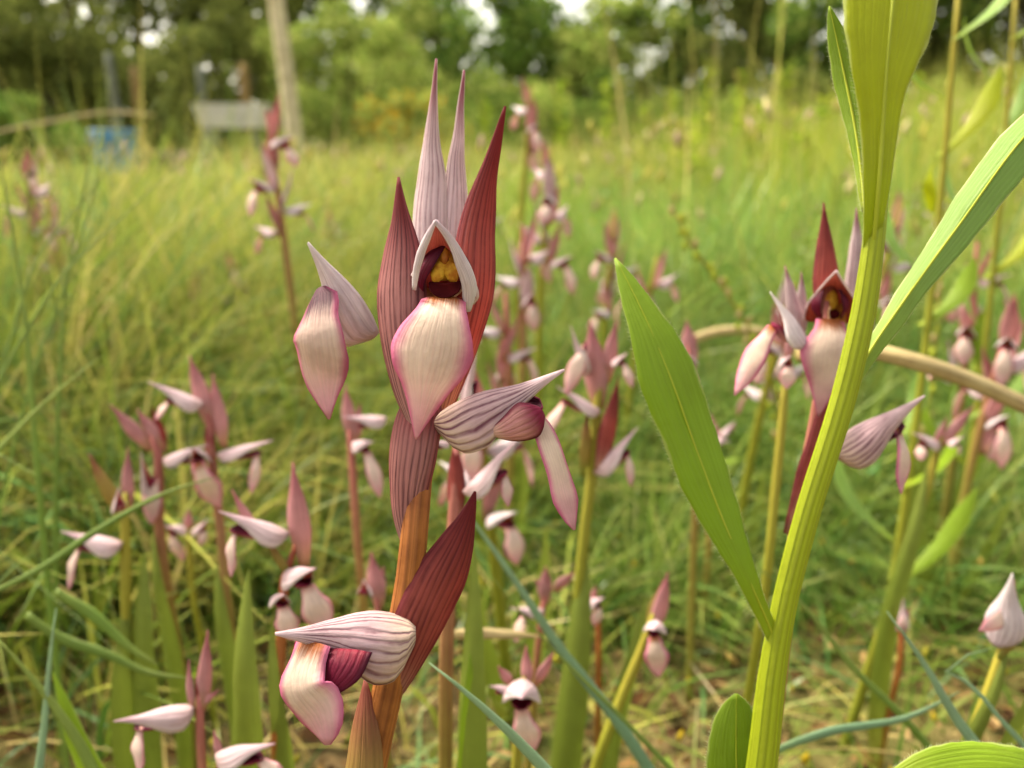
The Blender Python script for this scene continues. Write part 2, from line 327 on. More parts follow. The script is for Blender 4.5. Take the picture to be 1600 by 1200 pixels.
# ------------------------------------------------------------------ grass
PAL = np.array([srgb(c) for c in ('#687f2c', '#7a9030', '#8f9a3a', '#a3a746', '#5f8a50', '#567830', '#b0a858', '#c4b074')])
def blades(name, x, y, h, lean, wd, colr, seg=4, twist=None, tipdry=0.3, mat='grass', z=None):
    n = len(x); base = np.stack([x, y, gz(x, y) - 0.002 if z is None else z], 1)
    az = rng.uniform(0, 2 * np.pi, n) if twist is None else twist
    side = np.stack([np.cos(az), np.sin(az), np.zeros(n)], 1)
    V = np.zeros((n, (seg + 1) * 2, 3)); C = np.zeros_like(V)
    for k in range(seg + 1):
        s = k / seg
        ln = np.linalg.norm(lean, axis=1)
        up = h * (s - 0.35 * np.clip(ln, 0, 2.2) * s * s)
        p = base + np.stack([lean[:, 0] * h * s ** 1.7, lean[:, 1] * h * s ** 1.7, up], 1)
        ww = (wd * (0.75 + 0.5 * s) * (1 - s ** 2.2) + 0.06 * wd)[:, None]
        V[:, 2 * k] = p - side * ww; V[:, 2 * k + 1] = p + side * ww
        cc = colr * (1 - tipdry * s ** 3) + np.array(srgb('#b5a768')) * tipdry * s ** 3
        C[:, 2 * k] = cc; C[:, 2 * k + 1] = cc
    b0 = (np.arange(n) * (seg + 1) * 2)[:, None, None]; q = np.array([[2 * k, 2 * k + 1, 2 * k + 3, 2 * k + 2] for k in range(seg)])[None]
    F = (b0 + q).reshape(-1, 4)
    o = np_mesh(name, V.reshape(-1, 3), F, mat, C.reshape(-1, 3)); o['kind'] = 'stuff'; return o
def wedge(n, r0, r1, ang=42, p=1.0):
    u = rng.uniform(0, 1, n) ** p; r = np.sqrt(r0 ** 2 + u * (r1 ** 2 - r0 ** 2)); a = R(ang) * rng.uniform(-1, 1, n)
    return r * np.sin(a), r * np.cos(a)
def patch(x, y, f=1.0, s=0):
    return 0.5 + 0.25 * (np.sin(x * 7.1 * f + 2.3 * np.sin(y * 4.3 * f + s)) + np.sin(y * 5.7 * f + 1.7 * np.sin(x * 3.9 * f + 1 + s)))
def colours(x, y, w8, var=0.18):
    w8 = np.asarray(w8, float); k = rng.choice(len(PAL), len(x), p=w8 / w8.sum()); c = PAL[k]
    return c * rng.uniform(1 - var, 1 + var, (len(x), 1)) * (0.85 + 0.3 * patch(x, y, 2.0)[:, None])

def tuft(x, y, size, seed, lean_sd, wild):
    """per-tuft values (height factor, lean, colour index) so that blades stand in tufts"""
    ix = np.floor(x / size + .35 * np.sin(y / size * 1.7)).astype(np.int64); iy = np.floor(y / size + .35 * np.sin(x / size * 1.9)).astype(np.int64)
    hsh = ((ix * 73856093) ^ (iy * 19349663) ^ seed) % 4096
    t = np.random.default_rng(seed); H = t.uniform(.55, 1.45, 4096); L = t.normal(0, lean_sd, (4096, 2)); K = t.choice(len(PAL), 4096, p=np.asarray(wild, float) / np.sum(wild)); Bv = t.uniform(.78, 1.22, 4096)
    return H[hsh], L[hsh], K[hsh], Bv[hsh]
def sward(name, x, y, hm, size, seed, lsd, wild, w0, w1, seg, own=.35, drift=(0, 0), tint=None, tipdry=.3):
    n = len(x); H, L, K, Bv = tuft(x, y, size, seed, lsd, wild)
    k = np.where(rng.random(n) < .55, K, rng.choice(len(PAL), n, p=np.asarray(wild, float) / np.sum(wild)))
    c = PAL[k] * Bv[:, None] * rng.uniform(.8, 1.2, (n, 1))
    for tc, tf in (tint or ()): c = c * (1 - tf) + np.array(tc) * rng.uniform(.8, 1.2, (n, 1)) * tf
    return blades(name, x, y, hm * H * rng.uniform(.55, 1.35, n), L + rng.normal(0, own, (n, 2)) + np.array(drift), w0 + (w1 - w0) * rng.random(n) ** 2, c, seg, tipdry=tipdry)
# near: fine short blades with the litter showing between
n = 52000; x, y = wedge(n, 0.17, 0.95, 44)
bare = np.clip(1.15 - np.abs(patch(x, y, 3.2, .7) - .3) * 2.4, 0, 1) * np.clip(1.35 - y * 2.0, 0, 1)
keep = rng.uniform(0, 1, n) > np.maximum(bare * .96, np.where(y < .40, .93 * (1 - np.clip((y - .36) / .18, 0, 1)), 0)); x, y = x[keep], y[keep]; n = len(x)
hm = 0.030 + np.clip(y - 0.26, 0, .6) * 0.19 + np.where(x < -0.12, np.clip(-x - .12, 0, .2) * 0.4, 0) * np.clip((y - .25) * 6, 0, 1)
sward('short_grass', x, y, hm, .022, 11, .45, [4, 5, 5, 5, 4, 4, 2.5, 2], .0005, .0016, 5, .4, (.08, -.03), tint=[(srgb('#5c8c3a'), .55 * np.clip(x * 9 + .3, 0, 1)[:, None])])
# lying stems in the short turf
n = 3800; x, y = wedge(n, 0.2, 0.75, 44); kp = rng.random(n) < np.clip((y - .22) * 3.2, .25, 1); x, y = x[kp], y[kp]; n = len(x); a = rng.uniform(0, 2 * np.pi, n); l = rng.uniform(1.1, 2.0, n)
blades('lying_grass', x, y, rng.uniform(.02, .055, n), np.stack([np.cos(a) * l, np.sin(a) * l], 1), 0.0005 + 0.0011 * rng.random(n), colours(x, y, [3, 3, 3, 4, 4, 2, 4, 5]), 5)
# long dense blades leaning over one side
n = 9000; x = rng.uniform(-1.2, -0.13, n); y = rng.uniform(0.30, 1.4, n)
keep = (x < -0.13 - 0.28 * np.clip(y - .33, 0, 1)) & (x > -0.95 * y - .05); x, y = x[keep], y[keep]
sward('long_grass', x, y, .14 * (0.7 + .5 * np.clip((y - .3) * 1.5, 0, 1)), .04, 13, .28, [4, 5, 5, 5, 3, 2, 3, 2], .0006, .0019, 6, .2, (.28, -.05))
# middle meadow
n = 85000; x, y = wedge(n, 0.8, 3.4, 42)
hm = (0.115 + np.clip((y - .8) * .05, 0, .08) + np.clip((x - .25) * .16, 0, .14)) * (1 - .3 * np.clip((-x - .28 * y) * 4, 0, 1))
gp = np.exp(-((x - .22) / .3) ** 2 - ((y - 1.35) / .6) ** 2)[:, None]
sward('meadow_grass', x, y, hm, .07, 17, .25, [3, 5, 6, 8, 4, 2, 5, 4], .0008, .0026, 3, .22, tint=[(srgb('#a6b62c'), .6 * np.clip((x - .12 * y) * 2.5, 0, 1)[:, None] * np.clip((y - 1.1) * 1.5, 0, 1)[:, None]), (srgb('#6fae3c'), .65 * gp)])
# far meadow
n = 90000; x, y = wedge(n, 3.2, 14, 40)
hm = (0.17 + np.clip(x * .04, 0, .2)) * (1 - .55 * np.clip((-x - .25 * y) * 2, 0, 1))
sward('far_meadow_grass', x, y, hm, .3, 19, .18, [3, 4, 6, 8, 2, 2, 6, 5], .003, .007, 2, .25, tint=[(srgb('#a6b23a'), .45 * np.clip((x / y + .05) * 4, 0, 1)[:, None])])
n = 50000; x, y = wedge(n, 13, 45, 38)
sward('distant_grass', x, y, np.full(n, .28), 1.2, 23, .15, [3, 4, 6, 7, 2, 2, 5, 3], .01, .022, 2, .2)
# tall upright stalks, blurred
n = 1500; x, y = wedge(n, 0.8, 4.5, 40); keep = (x > .10 + .04 * y) | (rng.random(n) < .12); x, y = x[keep], y[keep]; n = len(x)
sward('tall_grass_stalks', x, y, np.full(n, .30) + .03 * y, .2, 29, .08, [2, 3, 5, 7, 1, 1, 5, 6], .001, .003, 4, .10)
# small broad leaves of meadow herbs among the grass
def herb_leaves(name, x, y, z, s):
    n = len(x); a = rng.uniform(0, 6.28, n); o = np.stack([np.cos(a), np.sin(a), rng.uniform(.1, 1.3, n)], 1); t = np.stack([-np.sin(a), np.cos(a), rng.normal(0, .3, n)], 1)
    P = np.stack([x, y, z], 1); s = s[:, None]
    V = np.stack([P - o * s, P - o * s * .2 - t * s * .42, P + o * s * .55 - t * s * .25, P + o * s - [0, 0, .001], P + o * s * .55 + t * s * .25, P - o * s * .2 + t * s * .42], 1)
    C = np.repeat((PAL[rng.choice(6, n)] * rng.uniform(.8, 1.25, (n, 1)))[:, None], 6, 1)
    o_ = np_mesh(name, V.reshape(-1, 3), np.arange(6 * n).reshape(n, 6), 'grass', C.reshape(-1, 3)); o_['kind'] = 'stuff'
n = 9000; x, y = wedge(n, .45, 3.2, 42, .8)
herb_leaves('meadow_herb_leaves', x, y, gz(x, y) + (.05 + .05 * np.clip(y - .5, 0, 1.6)) * rng.uniform(.3, 1.5, n), .004 + .008 * rng.random(n) ** 2)

# dry litter and yellow flecks
n = 14000; x, y = wedge(n, 0.18, .9, 45); a = rng.uniform(0, 2 * np.pi, n)
LP = np.array([srgb(c) for c in ('#6b5236', '#84663f', '#a08256', '#5a3f28', '#70552f', '#a98c60', '#4a3524', '#3f2a1c')])
sz = 0.0012 + 0.006 * rng.random(n) ** 2.5; el = rng.uniform(.15, .7, n); tz = rng.normal(0, .5, n); zz = gz(x, y) + rng.uniform(.001, .008, n)
d1 = np.stack([np.cos(a), np.sin(a), tz * .6], 1) * sz[:, None]; d2 = np.stack([-np.sin(a), np.cos(a), rng.normal(0, .4, n)], 1) * (sz * el)[:, None]
P = np.stack([x, y, zz], 1); V = np.stack([P - d1, P - d2 * .9 + d1 * .1 + [0, 0, .0006], P + d1, P + d2 + d1 * .1 + [0, 0, .0008]], 1)
C = np.repeat((LP[rng.integers(0, len(LP), n)] * rng.uniform(.7, 1.2, (n, 1)))[:, None], 4, 1)
o = np_mesh('dry_litter', V.reshape(-1, 3), np.arange(4 * n).reshape(n, 4), 'litter', C.reshape(-1, 3)); o['kind'] = 'stuff'
def flecks(name, x, y, z, s, pal, up=1.8):
    n = len(x); oc = np.array([[1, 0, 0], [0, 1, 0], [-1, 0, 0], [0, -1, 0], [0, 0, 1], [0, 0, -1]], float)
    tri = np.array([[0, 1, 4, 4], [1, 2, 4, 4], [2, 3, 4, 4], [3, 0, 4, 4], [1, 0, 5, 5], [2, 1, 5, 5], [3, 2, 5, 5], [0, 3, 5, 5]])[:, :3]
    ax = rng.normal(0, .35, (n, 2)); V = oc[None] * s[:, None, None]; V[:, :, 2] *= up
    V[:, :, 0] += V[:, :, 2] * ax[:, :1]; V[:, :, 1] += V[:, :, 2] * ax[:, 1:]
    V += np.stack([x, y, z], 1)[:, None]
    C = np.repeat((pal[rng.integers(0, len(pal), n)] * rng.uniform(.8, 1.2, (n, 1)))[:, None], 6, 1)
    F = (np.arange(n)[:, None, None] * 6 + tri[None]).reshape(-1, 3)
    o = np_mesh(name, V.reshape(-1, 3), F, 'foliage', C.reshape(-1, 3), smooth=True); o['kind'] = 'stuff'; return o
YP = np.array([srgb(c) for c in ('#b8a02c', '#c9b23a', '#a8a03c', '#c2a860')])
n = 1300; x, y = wedge(n, .28, 1.3, 42); z = gz(x, y) + (.02 + np.clip(y - .3, 0, 1) * .1) * rng.uniform(.5, 1.3, n)
flecks('tiny_yellow_seed_heads', x, y, z, .0009 + .0011 * rng.random(n), YP)
n = 2200; x, y = wedge(n, 1.0, 4.5, 42); z = gz(x, y) + (.16 + np.clip(x * .1, 0, .12)) * rng.uniform(.7, 1.5, n)
flecks('pale_grass_spikelets', x, y, z, .0018 + .003 * rng.random(n), np.array([srgb(c) for c in ('#c2b48a', '#b8a86a', '#c9a8a0', '#cbbf6a')]), 3.2)

# ------------------------------------------------------------------ orchids
TOCAM = -FWD
Z = Vector((0, 0, 1))
def nrm(v): return v.normalized() if v.length > 1e-9 else Vector((0, 0, 1))
def perp(v, T): return nrm(v - T * v.dot(T))
def to_ground(p, drift=(0, 0)):
    q = Vector((p.x + drift[0], p.y + drift[1], 0)); q.z = float(gz(q.x, q.y)) - 0.003; return q

def flower(par, base, tip, ltip, hw=None, lw=None, hood='hood_soft', lip='lip_soft', thr='throat', lod=1, up=None, lipN=None, lpos=0.5, ld=None, th=0.00025, seed=0, profile=LIP_S, lipm=None, lstart=None):
    """hood pointing base -> tip, cup-shaped throat below it, tongue-shaped lip ending at ltip"""
    A = tip - base; L = A.length; T = A.normalized(); U = perp(up or Z, T); S = T.cross(U)
    hw = hw or L * 0.17
    f = empty('flower', base, par); k = 1 if lod else 0
    bend = U * (L * 0.06)
    strip('hood', [base, base + A * .33 + bend * .5, base + A * .7 + bend * .25, tip], U, hw, [hood, 'hood_in'], f, HOOD, cup=1.75, nu=12 if k else 8, nv=18 if k else 9, thick=th, flare=0.12, seed=seed)
    tl = L * (lpos + .12)
    ts = base + T * (L * .05) - U * (hw * .45); te = base + T * tl - U * (hw * 1.15)
    strip('throat', [ts, ts.lerp(te, .5) - U * (hw * .45), te], -U, hw * .66, [thr, 'lobe'], f, THROAT, cup=1.25, nu=10 if k else 6, nv=10 if k else 6, thick=th, seed=seed)
    if ltip is not None:
        ls = base + T * (tl * .90) - U * (hw * 1.15)
        if lstart is not None: ls = lstart
        D = ltip - ls
        N = lipN or nrm(Vector((T.x, T.y, 0)) * .5 + TOCAM * .7)
        m = lipm or ls.lerp(ltip, .35) + N * (D.length * .12)
        strip('lip', [ls, m, ls.lerp(ltip, .72) + N * (D.length * .06), ltip], N, lw or D.length * .22, lip, f, profile, cup=.55, nu=8 if k else 5, nv=14 if k else 7, thick=th, ripple=.10, seed=seed + 3)
    return f

def orchid_px(label, d, stem, flowers, bracts=(), leaves=(), r=7, sm='stem_or', bm='bract_plain', group=None, drift=(0.0, 0.006), hood='hood_soft', lip='lip_soft', lod=1, seed=0, extra=None):
    """stem: pixels from the top down; every measure in pixels of the photograph at depth d, set out in the scene at its true size"""
    k = d / FPX
    P3 = lambda t: at(t[0], t[1], d + (t[2] if len(t) > 2 else 0))
    sp = [P3(p) for p in stem]
    low = sp[-1]; dirn = nrm(sp[-1] - sp[-2]) if len(sp) > 1 else -Z
    h = max(low.z, 0.004); gp = to_ground(low, (dirn.x * h * .5 + drift[0], drift[1]))
    root = tag(empty('orchid', gp), label, 'orchid', group or 'pink orchids growing in the meadow grass')
    sp = [gp] + ([low.lerp(gp, .5) + Vector((0, 0, 0.0))] if h > .03 else []) + sp[::-1]
    tube('stem', sp, [(0, r * k * 1.15), (.5, r * k), (.9, r * k * .9), (1, r * k * .4)], sm, root, 8, 14)
    for i, q in enumerate(bracts):
        bx, by, tx, ty, wp = q[:5]; dz = q[5] if len(q) > 5 else 0; mt = q[6] if len(q) > 6 else bm
        a, t = at(bx, by, d + dz), at(tx, ty, d + dz); side = 1 if tx >= bx else -1
        N = nrm(TOCAM * .8 + RGT * side * (.5 if i % 2 else .2)) if dz <= 0 else nrm(TOCAM + Z * .2)
        mid = a.lerp(t, .5) + N * ((t - a).length * .06)
        strip('bract', [a, mid, t], N, wp * k * .5, mt, root, BRACT, cup=1.0, nu=8, nv=12, thick=.0003, seed=i)
    for i, q in enumerate(flowers):
        bx, by, tx, ty, lx, ly = q[:6]; kw = dict(q[6]) if len(q) > 6 else {}
        dzb = kw.pop('dzb', -0.002); dzt = kw.pop('dzt', -0.006); dzl = kw.pop('dzl', -0.006)
        for nm in ('hw', 'lw'):
            if nm in kw: kw[nm] = kw[nm] * k
        kw.setdefault('hood', hood); kw.setdefault('lip', lip); kw.setdefault('lod', lod)
        flower(root, at(bx, by, d + dzb), at(tx, ty, d + dzt), at(lx, ly, d + dzl) if lx is not None else None, seed=seed + i, **kw)
    for i, q in enumerate(leaves):
        bx, by, tx, ty, wp = q[:5]; a, t = at(bx, by, d), at(tx, ty, d)
        g0 = to_ground(a, (0, 0)) if a.z > .004 else a
        strip('leaf', [g0, a, a.lerp(t, .55) + TOCAM * .003, t], nrm(TOCAM + RGT * (.3 if i % 2 else -.3)), wp * k * .5, q[5] if len(q) > 5 else 'leaf_orchid', root, [(0, .6), (.3, .95), (.55, 1), (.8, .7), (.93, .35), (1, .04)], cup=.7, nu=6, nv=14, seed=i)
    if extra: extra(root, d)
    return root

# --- the large orchid in focus
D0 = 0.145
def main_orchid():
    d = D0; k = d / FPX
    a = lambda x, y, dz=0.0: at(x, y, d + dz)
    foot = to_ground(a(545, 1500), (-.006, .012))
    root = tag(empty('orchid', foot), 'tall sharp orchid with striped red bracts and a pale pink tongue-shaped lip facing out', 'orchid', 'pink orchids growing in the meadow grass')
    tube('stem', [foot, a(548, 1500, .003), a(578, 1200, .002), a(610, 1060, .001), a(638, 920), a(652, 780), a(664, 650, .004), a(680, 500, .008)], [(0, 30 * k), (.4, 31 * k), (.62, 27 * k), (.8, 22 * k), (.92, 19 * k), (1, 10 * k)], 'stem_or', root, 14, 40)
    H = dict(nu=16, nv=30, thick=.0004)
    # upright bracts, back to front
    strip('bract', [a(690, 560, .012), a(668, 400, .014), a(672, 250, .016), a(682, 92, .016)], nrm(TOCAM + RGT * -.25), 33 * k, 'bract_pale', root, [(0, .7), (.2, 1), (.45, .98), (.62, .72), (.75, .38), (.88, .15), (1, .02)], cup=.9, **H)
    strip('bract', [a(712, 560, .014), a(712, 400, .015), a(714, 260, .017), a(725, 110, .018)], nrm(TOCAM + RGT * .3), 27 * k, 'bract_pale', root, [(0, .7), (.2, 1), (.45, .95), (.65, .6), (.78, .32), (.9, .15), (1, .02)], cup=.9, **H)
    strip('bract', [a(682, 680, .010), a(716, 580, .008), a(744, 460, .006), a(753, 350, .008), a(789, 166, .008)], nrm(TOCAM + RGT * .5), 37 * k, 'bract_red2', root, [(0, .3), (.2, .6), (.38, .92), (.52, 1), (.66, .8), (.8, .42), (.91, .2), (1, .02)], cup=1.0, **H)
    strip('bract', [a(656, 700, -.001), a(632, 600, -.002), a(618, 470, -.001), a(620, 380, .001), a(623, 277, .002)], nrm(TOCAM + RGT * -.35), 42 * k, 'bract_red', root, [(0, .06), (.08, .3), (.22, .64), (.42, .92), (.58, 1), (.72, .8), (.86, .34), (.95, .12), (1, .02)], cup=1.0, **H)
    strip('bract', [a(642, 870, .0), a(632, 790, -.0015), a(640, 690, -.002), a(660, 600, .003)], nrm(TOCAM + RGT * -.2), 38 * k, 'bract_red', root, [(0, .25), (.25, .6), (.55, .95), (.8, 1), (1, .6)], cup=1.2, **H)
    # lower red bract on the right
    strip('bract', [a(592, 1125, .001), a(632, 1040, -.001), a(682, 930, -.002), a(722, 840, 0), a(742, 768, .003)], nrm(TOCAM + RGT * .45), 42 * k, 'bract_red2', root, [(0, .25), (.2, .62), (.45, .97), (.6, 1), (.78, .72), (.9, .34), (1, .02)], cup=.85, **H)
    strip('sheath', [a(545, 1420, -.001), a(558, 1260, -.003), a(566, 1150, -.002), a(571, 1062, .001)], nrm(TOCAM + RGT * -.3), 36 * k, 'bract_green', root, [(0, .8), (.4, 1), (.7, .8), (.9, .35), (1, .03)], cup=1.0, **H)
    # flower facing out: hood pointing at the viewer
    f = empty('flower', a(700, 440, .004), root)
    hb, ht = a(700, 458, .006), a(681, 346, -.007)
    ax = ht - hb; T = ax.normalized(); U = perp(Z, T)
    strip('hood', [hb, hb.lerp(ht, .35) + U * .0012, hb.lerp(ht, .7) + U * .0006, ht], U, 47 * k, ['hood', 'hood_in'], f, [(0, .8), (.15, 1), (.35, .92), (.6, .58), (.8, .30), (1, .03)], cup=1.45, nu=24, nv=24, thick=.0006, flare=.15)
    strip('hood_edge', [a(681, 345, -.0085), a(663, 376, -.0065), a(650, 412, -.0045), a(646, 452, -.002)], nrm(TOCAM * .8 + RGT * -.6), 7 * k, 'hood_white', f, [(0, .25), (.3, .9), (.6, 1), (1, .5)], cup=1.2, nu=8, nv=16, thick=.0003)
    strip('hood_edge', [a(680, 345, -.0085), a(702, 370, -.0068), a(724, 408, -.005), a(738, 445, -.003), a(733, 486, .000)], nrm(TOCAM * .8 + RGT * .6), 13 * k, 'hood_white', f, [(0, .18), (.3, .55), (.6, .95), (.8, 1), (1, .3)], cup=1.2, nu=8, nv=18, thick=.0003)
    # side lobes, dark
    strip('side_lobe', [a(660, 462, .001), a(657, 430, -.002), a(674, 400, -.003), a(696, 384, -.002)], nrm(TOCAM * .7 + RGT * -.5), 13 * k, 'lobe', f, [(0, .25), (.3, .7), (.6, 1), (.85, .6), (1, .05)], cup=.6, nu=8, nv=12, thick=.0003)
    strip('side_lobe', [a(724, 468, .002), a(732, 440, .001), a(726, 408, .001), a(708, 388, .000)], nrm(TOCAM * .7 + RGT * .5), 8 * k, 'lobe', f, [(0, .25), (.3, .7), (.6, 1), (.85, .6), (1, .05)], cup=.6, nu=8, nv=12, thick=.0003)
    strip('throat', [a(696, 384, .004), a(695, 420, .007), a(694, 452, .005), a(693, 470, .0005)], nrm(TOCAM * -1), 36 * k, 'throat_gold', f, [(0, .3), (.4, .85), (.8, 1), (1, .8)], cup=.75, nu=12, nv=14, thick=.0003)
    strip('cavity', [a(671, 441, -.0015), a(682, 451, -.002), a(695, 455, -.0022), a(708, 451, -.002), a(719, 440, -.0015)], -TOCAM, 11 * k, 'cavity', f, [(0, .1), (.25, .85), (.5, 1), (.75, .85), (1, .1)], cup=.9, nu=8, nv=14, thick=.0002)
    cm = blob('column', a(694, 410, -.001), [RGT * (17 * k), UPV * (28 * k), FWD * (11 * k)], 'column', f, 14, 10, .10)
    blob('anther', a(694, 400, -.0018), [RGT * (9 * k), UPV * (15 * k), FWD * (8 * k)], 'anther', cm, 10, 8, .12, 4)
    blob('column_lobe', a(685, 424, -.0018), [RGT * (12 * k) + UPV * (5 * k), UPV * (17 * k), FWD * (6 * k)], 'column', cm, 12, 9, .14, 2)
    blob('column_lobe', a(705, 424, -.0018), [RGT * (12 * k) - UPV * (5 * k), UPV * (17 * k), FWD * (6 * k)], 'column', cm, 12, 9, .14, 3)
    strip('lip', [a(694, 462, -.001), a(688, 490, -.0055), a(672, 550, -.007), a(660, 620, -.0055), a(650, 686, -.003)], nrm(TOCAM + Z * .15), 62 * k, 'lip', f, [(0, .52), (.12, .56), (.24, .70), (.35, .90), (.45, 1), (.56, .90), (.68, .60), (.80, .36), (.92, .14), (1, .012)], cup=.45, nu=16, nv=40, thick=.0004, ripple=.05)
    # side flowers
    f2 = flower(root, a(678, 658, .000), a(882, 578, -.004), a(897, 828, -.008), hw=44 * k, lw=21 * k, hood='hood', lip='lip', lpos=.62, up=nrm(Z + TOCAM * .5), th=.0004, seed=2, lipN=nrm(TOCAM + RGT * .4), profile=[(0, .4), (.2, .8), (.5, .85), (.75, 1), (.88, .6), (1, .05)])
    strip('side_lobe', [a(770, 676, -.003), a(805, 668, -.006), a(832, 655, -.007), a(848, 642, -.006)], nrm(TOCAM + Z * -.2), 30 * k, ['throat', 'lobe'], f2, [(0, .25), (.35, .75), (.65, 1), (.88, .8), (1, .3)], cup=.8, nu=8, nv=12, thick=.0003)
    f3 = flower(root, a(648, 986, -.005), a(430, 990, -.010), a(512, 1164, -.012), hw=50 * k, lw=45 * k, hood='hood', lip='lip', lpos=.74, up=nrm(Z + TOCAM * .75), th=.0004, seed=5, lipN=nrm(TOCAM + RGT * -.5), profile=[(0, .7), (.15, .72), (.4, .92), (.6, 1), (.8, .82), (.93, .48), (1, .12)], lipm=a(465, 1080, -.0125), lstart=a(484, 1004, -.009))
    strip('side_lobe', [a(546, 1012, -.010), a(536, 1038, -.0115), a(520, 1066, -.0115), a(502, 1092, -.011)], nrm(TOCAM + RGT * -.3), 36 * k, 'lobe', f3, [(0, 1), (.3, .9), (.6, .58), (.85, .25), (1, .03)], cup=.3, nu=8, nv=12, thick=.0003)
    fl = flower(root, a(592, 522, .008), a(481, 379, .000), a(515, 655, .000), hw=44 * k, lw=43 * k, hood='hood_white', lip='lip_dark', lpos=.45, lstart=a(500, 450, .002), up=nrm(RGT * .5 + Z * .7 + TOCAM * .5), th=.0004, seed=8, lipN=nrm(TOCAM + RGT * -.3), lipm=a(496, 530, -.004), profile=[(0, .22), (.03, .50), (.10, .66), (.25, .74), (.42, .98), (.55, 1), (.72, .8), (.88, .38), (1, .03)])
    return root
main_orchid()

# --- second orchid, half hidden behind the green herb
def front_flower(root, d, cx, cy, s, tipx, tipy, lx, ly, lw):
    """open flower seen from the front: cx, cy = throat; s = pixel scale"""
    k = d / FPX; a = lambda x, y, dz=0.0: at(cx + x * s, cy + y * s, d + dz)
    f = empty('flower', a(0, 0), root)
    hb, ht = a(0, 15, .010), at(tipx, tipy, d - .006); T = (ht - hb).normalized(); U = perp(Z, T)
    strip('hood', [hb, hb.lerp(ht, .5) + U * .001, ht], U, 48 * k * s, ['hood', 'hood_in'], f, [(0, .55), (.2, 1), (.5, .95), (.75, .55), (1, .03)], cup=1.5, nu=12, nv=14, thick=.0005, flare=.2)
    for sg in (-1, 1):
        strip('side_lobe', [a(sg * 22, 20), a(sg * 34, -8, -.002), a(sg * 16, -42, -.002)], nrm(TOCAM * .7 + RGT * sg * .5), 11 * k * s, 'lobe', f, [(0, .25), (.5, 1), (1, .05)], cup=.5, nu=6, nv=8, thick=.0003)
    strip('throat', [a(0, -45, .004), a(0, -5, .006), a(-2, 32, -.002)], -TOCAM, 30 * k * s, 'throat_gold', f, [(0, .3), (.5, .9), (1, 1)], cup=1.0, nu=8, nv=8, thick=.0003)
    blob('cavity', a(0, 12, .001), [RGT * (20 * k * s), UPV * (12 * k * s), FWD * (6 * k * s)], 'cavity', f)
    blob('column', a(0, -18, .001), [RGT * (15 * k * s), UPV * (24 * k * s), FWD * (9 * k * s)], 'column', f)
    l0, l1 = a(0, 22, -.002), at(lx, ly, d - .003)
    strip('lip', [l0, l0.lerp(l1, .3) + TOCAM * .003, l0.lerp(l1, .7) + TOCAM * .002, l1], nrm(TOCAM + Z * .15), lw * k * .5, 'lip', f, LIP, cup=.55, nu=10, nv=18, thick=.0004, ripple=.05)
def second_extra(root, d):
    front_flower(root, d, 1299, 482, .72, 1307, 424, 1278, 650, 86)
orchid_px('orchid with one red spike and a pink lip, partly hidden by the green herb stem', 0.200, [(1292, 470), (1288, 560), (1264, 700), (1238, 840), (1228, 1000)],
    [(1268, 540, 1203, 456, 1148, 618, dict(hw=24, lw=18, hood='hood_white', lip='lip', up=nrm(RGT * .5 + Z), dzt=-.002)),
     (1300, 706, 1445, 618, 1408, 772, dict(hw=30, lw=17, lip='lip', lpos=.6, up=nrm(Z + TOCAM * .5)))],
    [(1292, 520, 1287, 316, 40, .002, 'bract_red2'), (1235, 835, 1300, 560, 46, -.001, 'bract_red2'), (1335, 520, 1338, 325, 34, .008, 'bract_pale'), (1345, 560, 1352, 420, 34, .006, 'bract_pale'), (1252, 540, 1226, 415, 26, .008, 'bract_pale'), (1250, 540, 1252, 425, 22, .010, 'bract_pale')], r=9, sm='stem_pink', hood='hood', extra=second_extra)

# --- smaller orchids around (pixel measures read off the photograph, each at its own depth)
GL = 'pink orchids growing in the meadow grass'
orchid_px('pink orchid with two tall bracts, tallest of the trio by the long grass', 0.30, [(318, 610), (328, 660), (332, 730), (345, 830), (352, 920)],
    [(320, 630, 231, 596, 243, 656, dict(hw=16, lw=8)), (340, 708, 427, 688, 392, 772, dict(hw=14, lw=9, lpos=.6)), (318, 712, 300, 700, 344, 795, dict(hw=14, lw=19, dzt=-.02, lip='lip'))],
    [(328, 668, 296, 555, 32), (348, 700, 333, 583, 34), (330, 735, 326, 640, 18, 0, 'bract_red2')], [(360, 1060, 338, 880, 40)], r=8, sm='stem_pink')
orchid_px('pink orchid with three spreading bract tips, middle one of the trio by the long grass', 0.30, [(232, 660), (245, 700), (248, 810)],
    [(256, 716, 326, 694, 300, 740, dict(hw=15, lw=8, lpos=.7)), (226, 795, 221, 708, 236, 820, dict(hw=16, lw=15, up=RGT * -1, dzt=-.01))],
    [(236, 704, 172, 632, 24), (250, 702, 214, 638, 28), (256, 705, 238, 636, 20, .002, 'bract_red2')], [(258, 980, 240, 830, 34)], r=9, sm='stem_pink')
orchid_px('pink orchid of the trio with one flower stretched out flat over a drooping lip', 0.285, [(196, 770), (196, 850), (200, 1000)],
    [(192, 848, 95, 830, 108, 922, dict(hw=19, lw=10, lpos=.62)), (178, 800, 186, 762, None, None, dict(hw=10))],
    [(192, 812, 139, 708, 28, 0, 'bract_green'), (200, 800, 200, 700, 20, .002)], [(222, 1120, 226, 860, 52), (190, 1100, 205, 920, 36)], r=9, sm='stem_green')
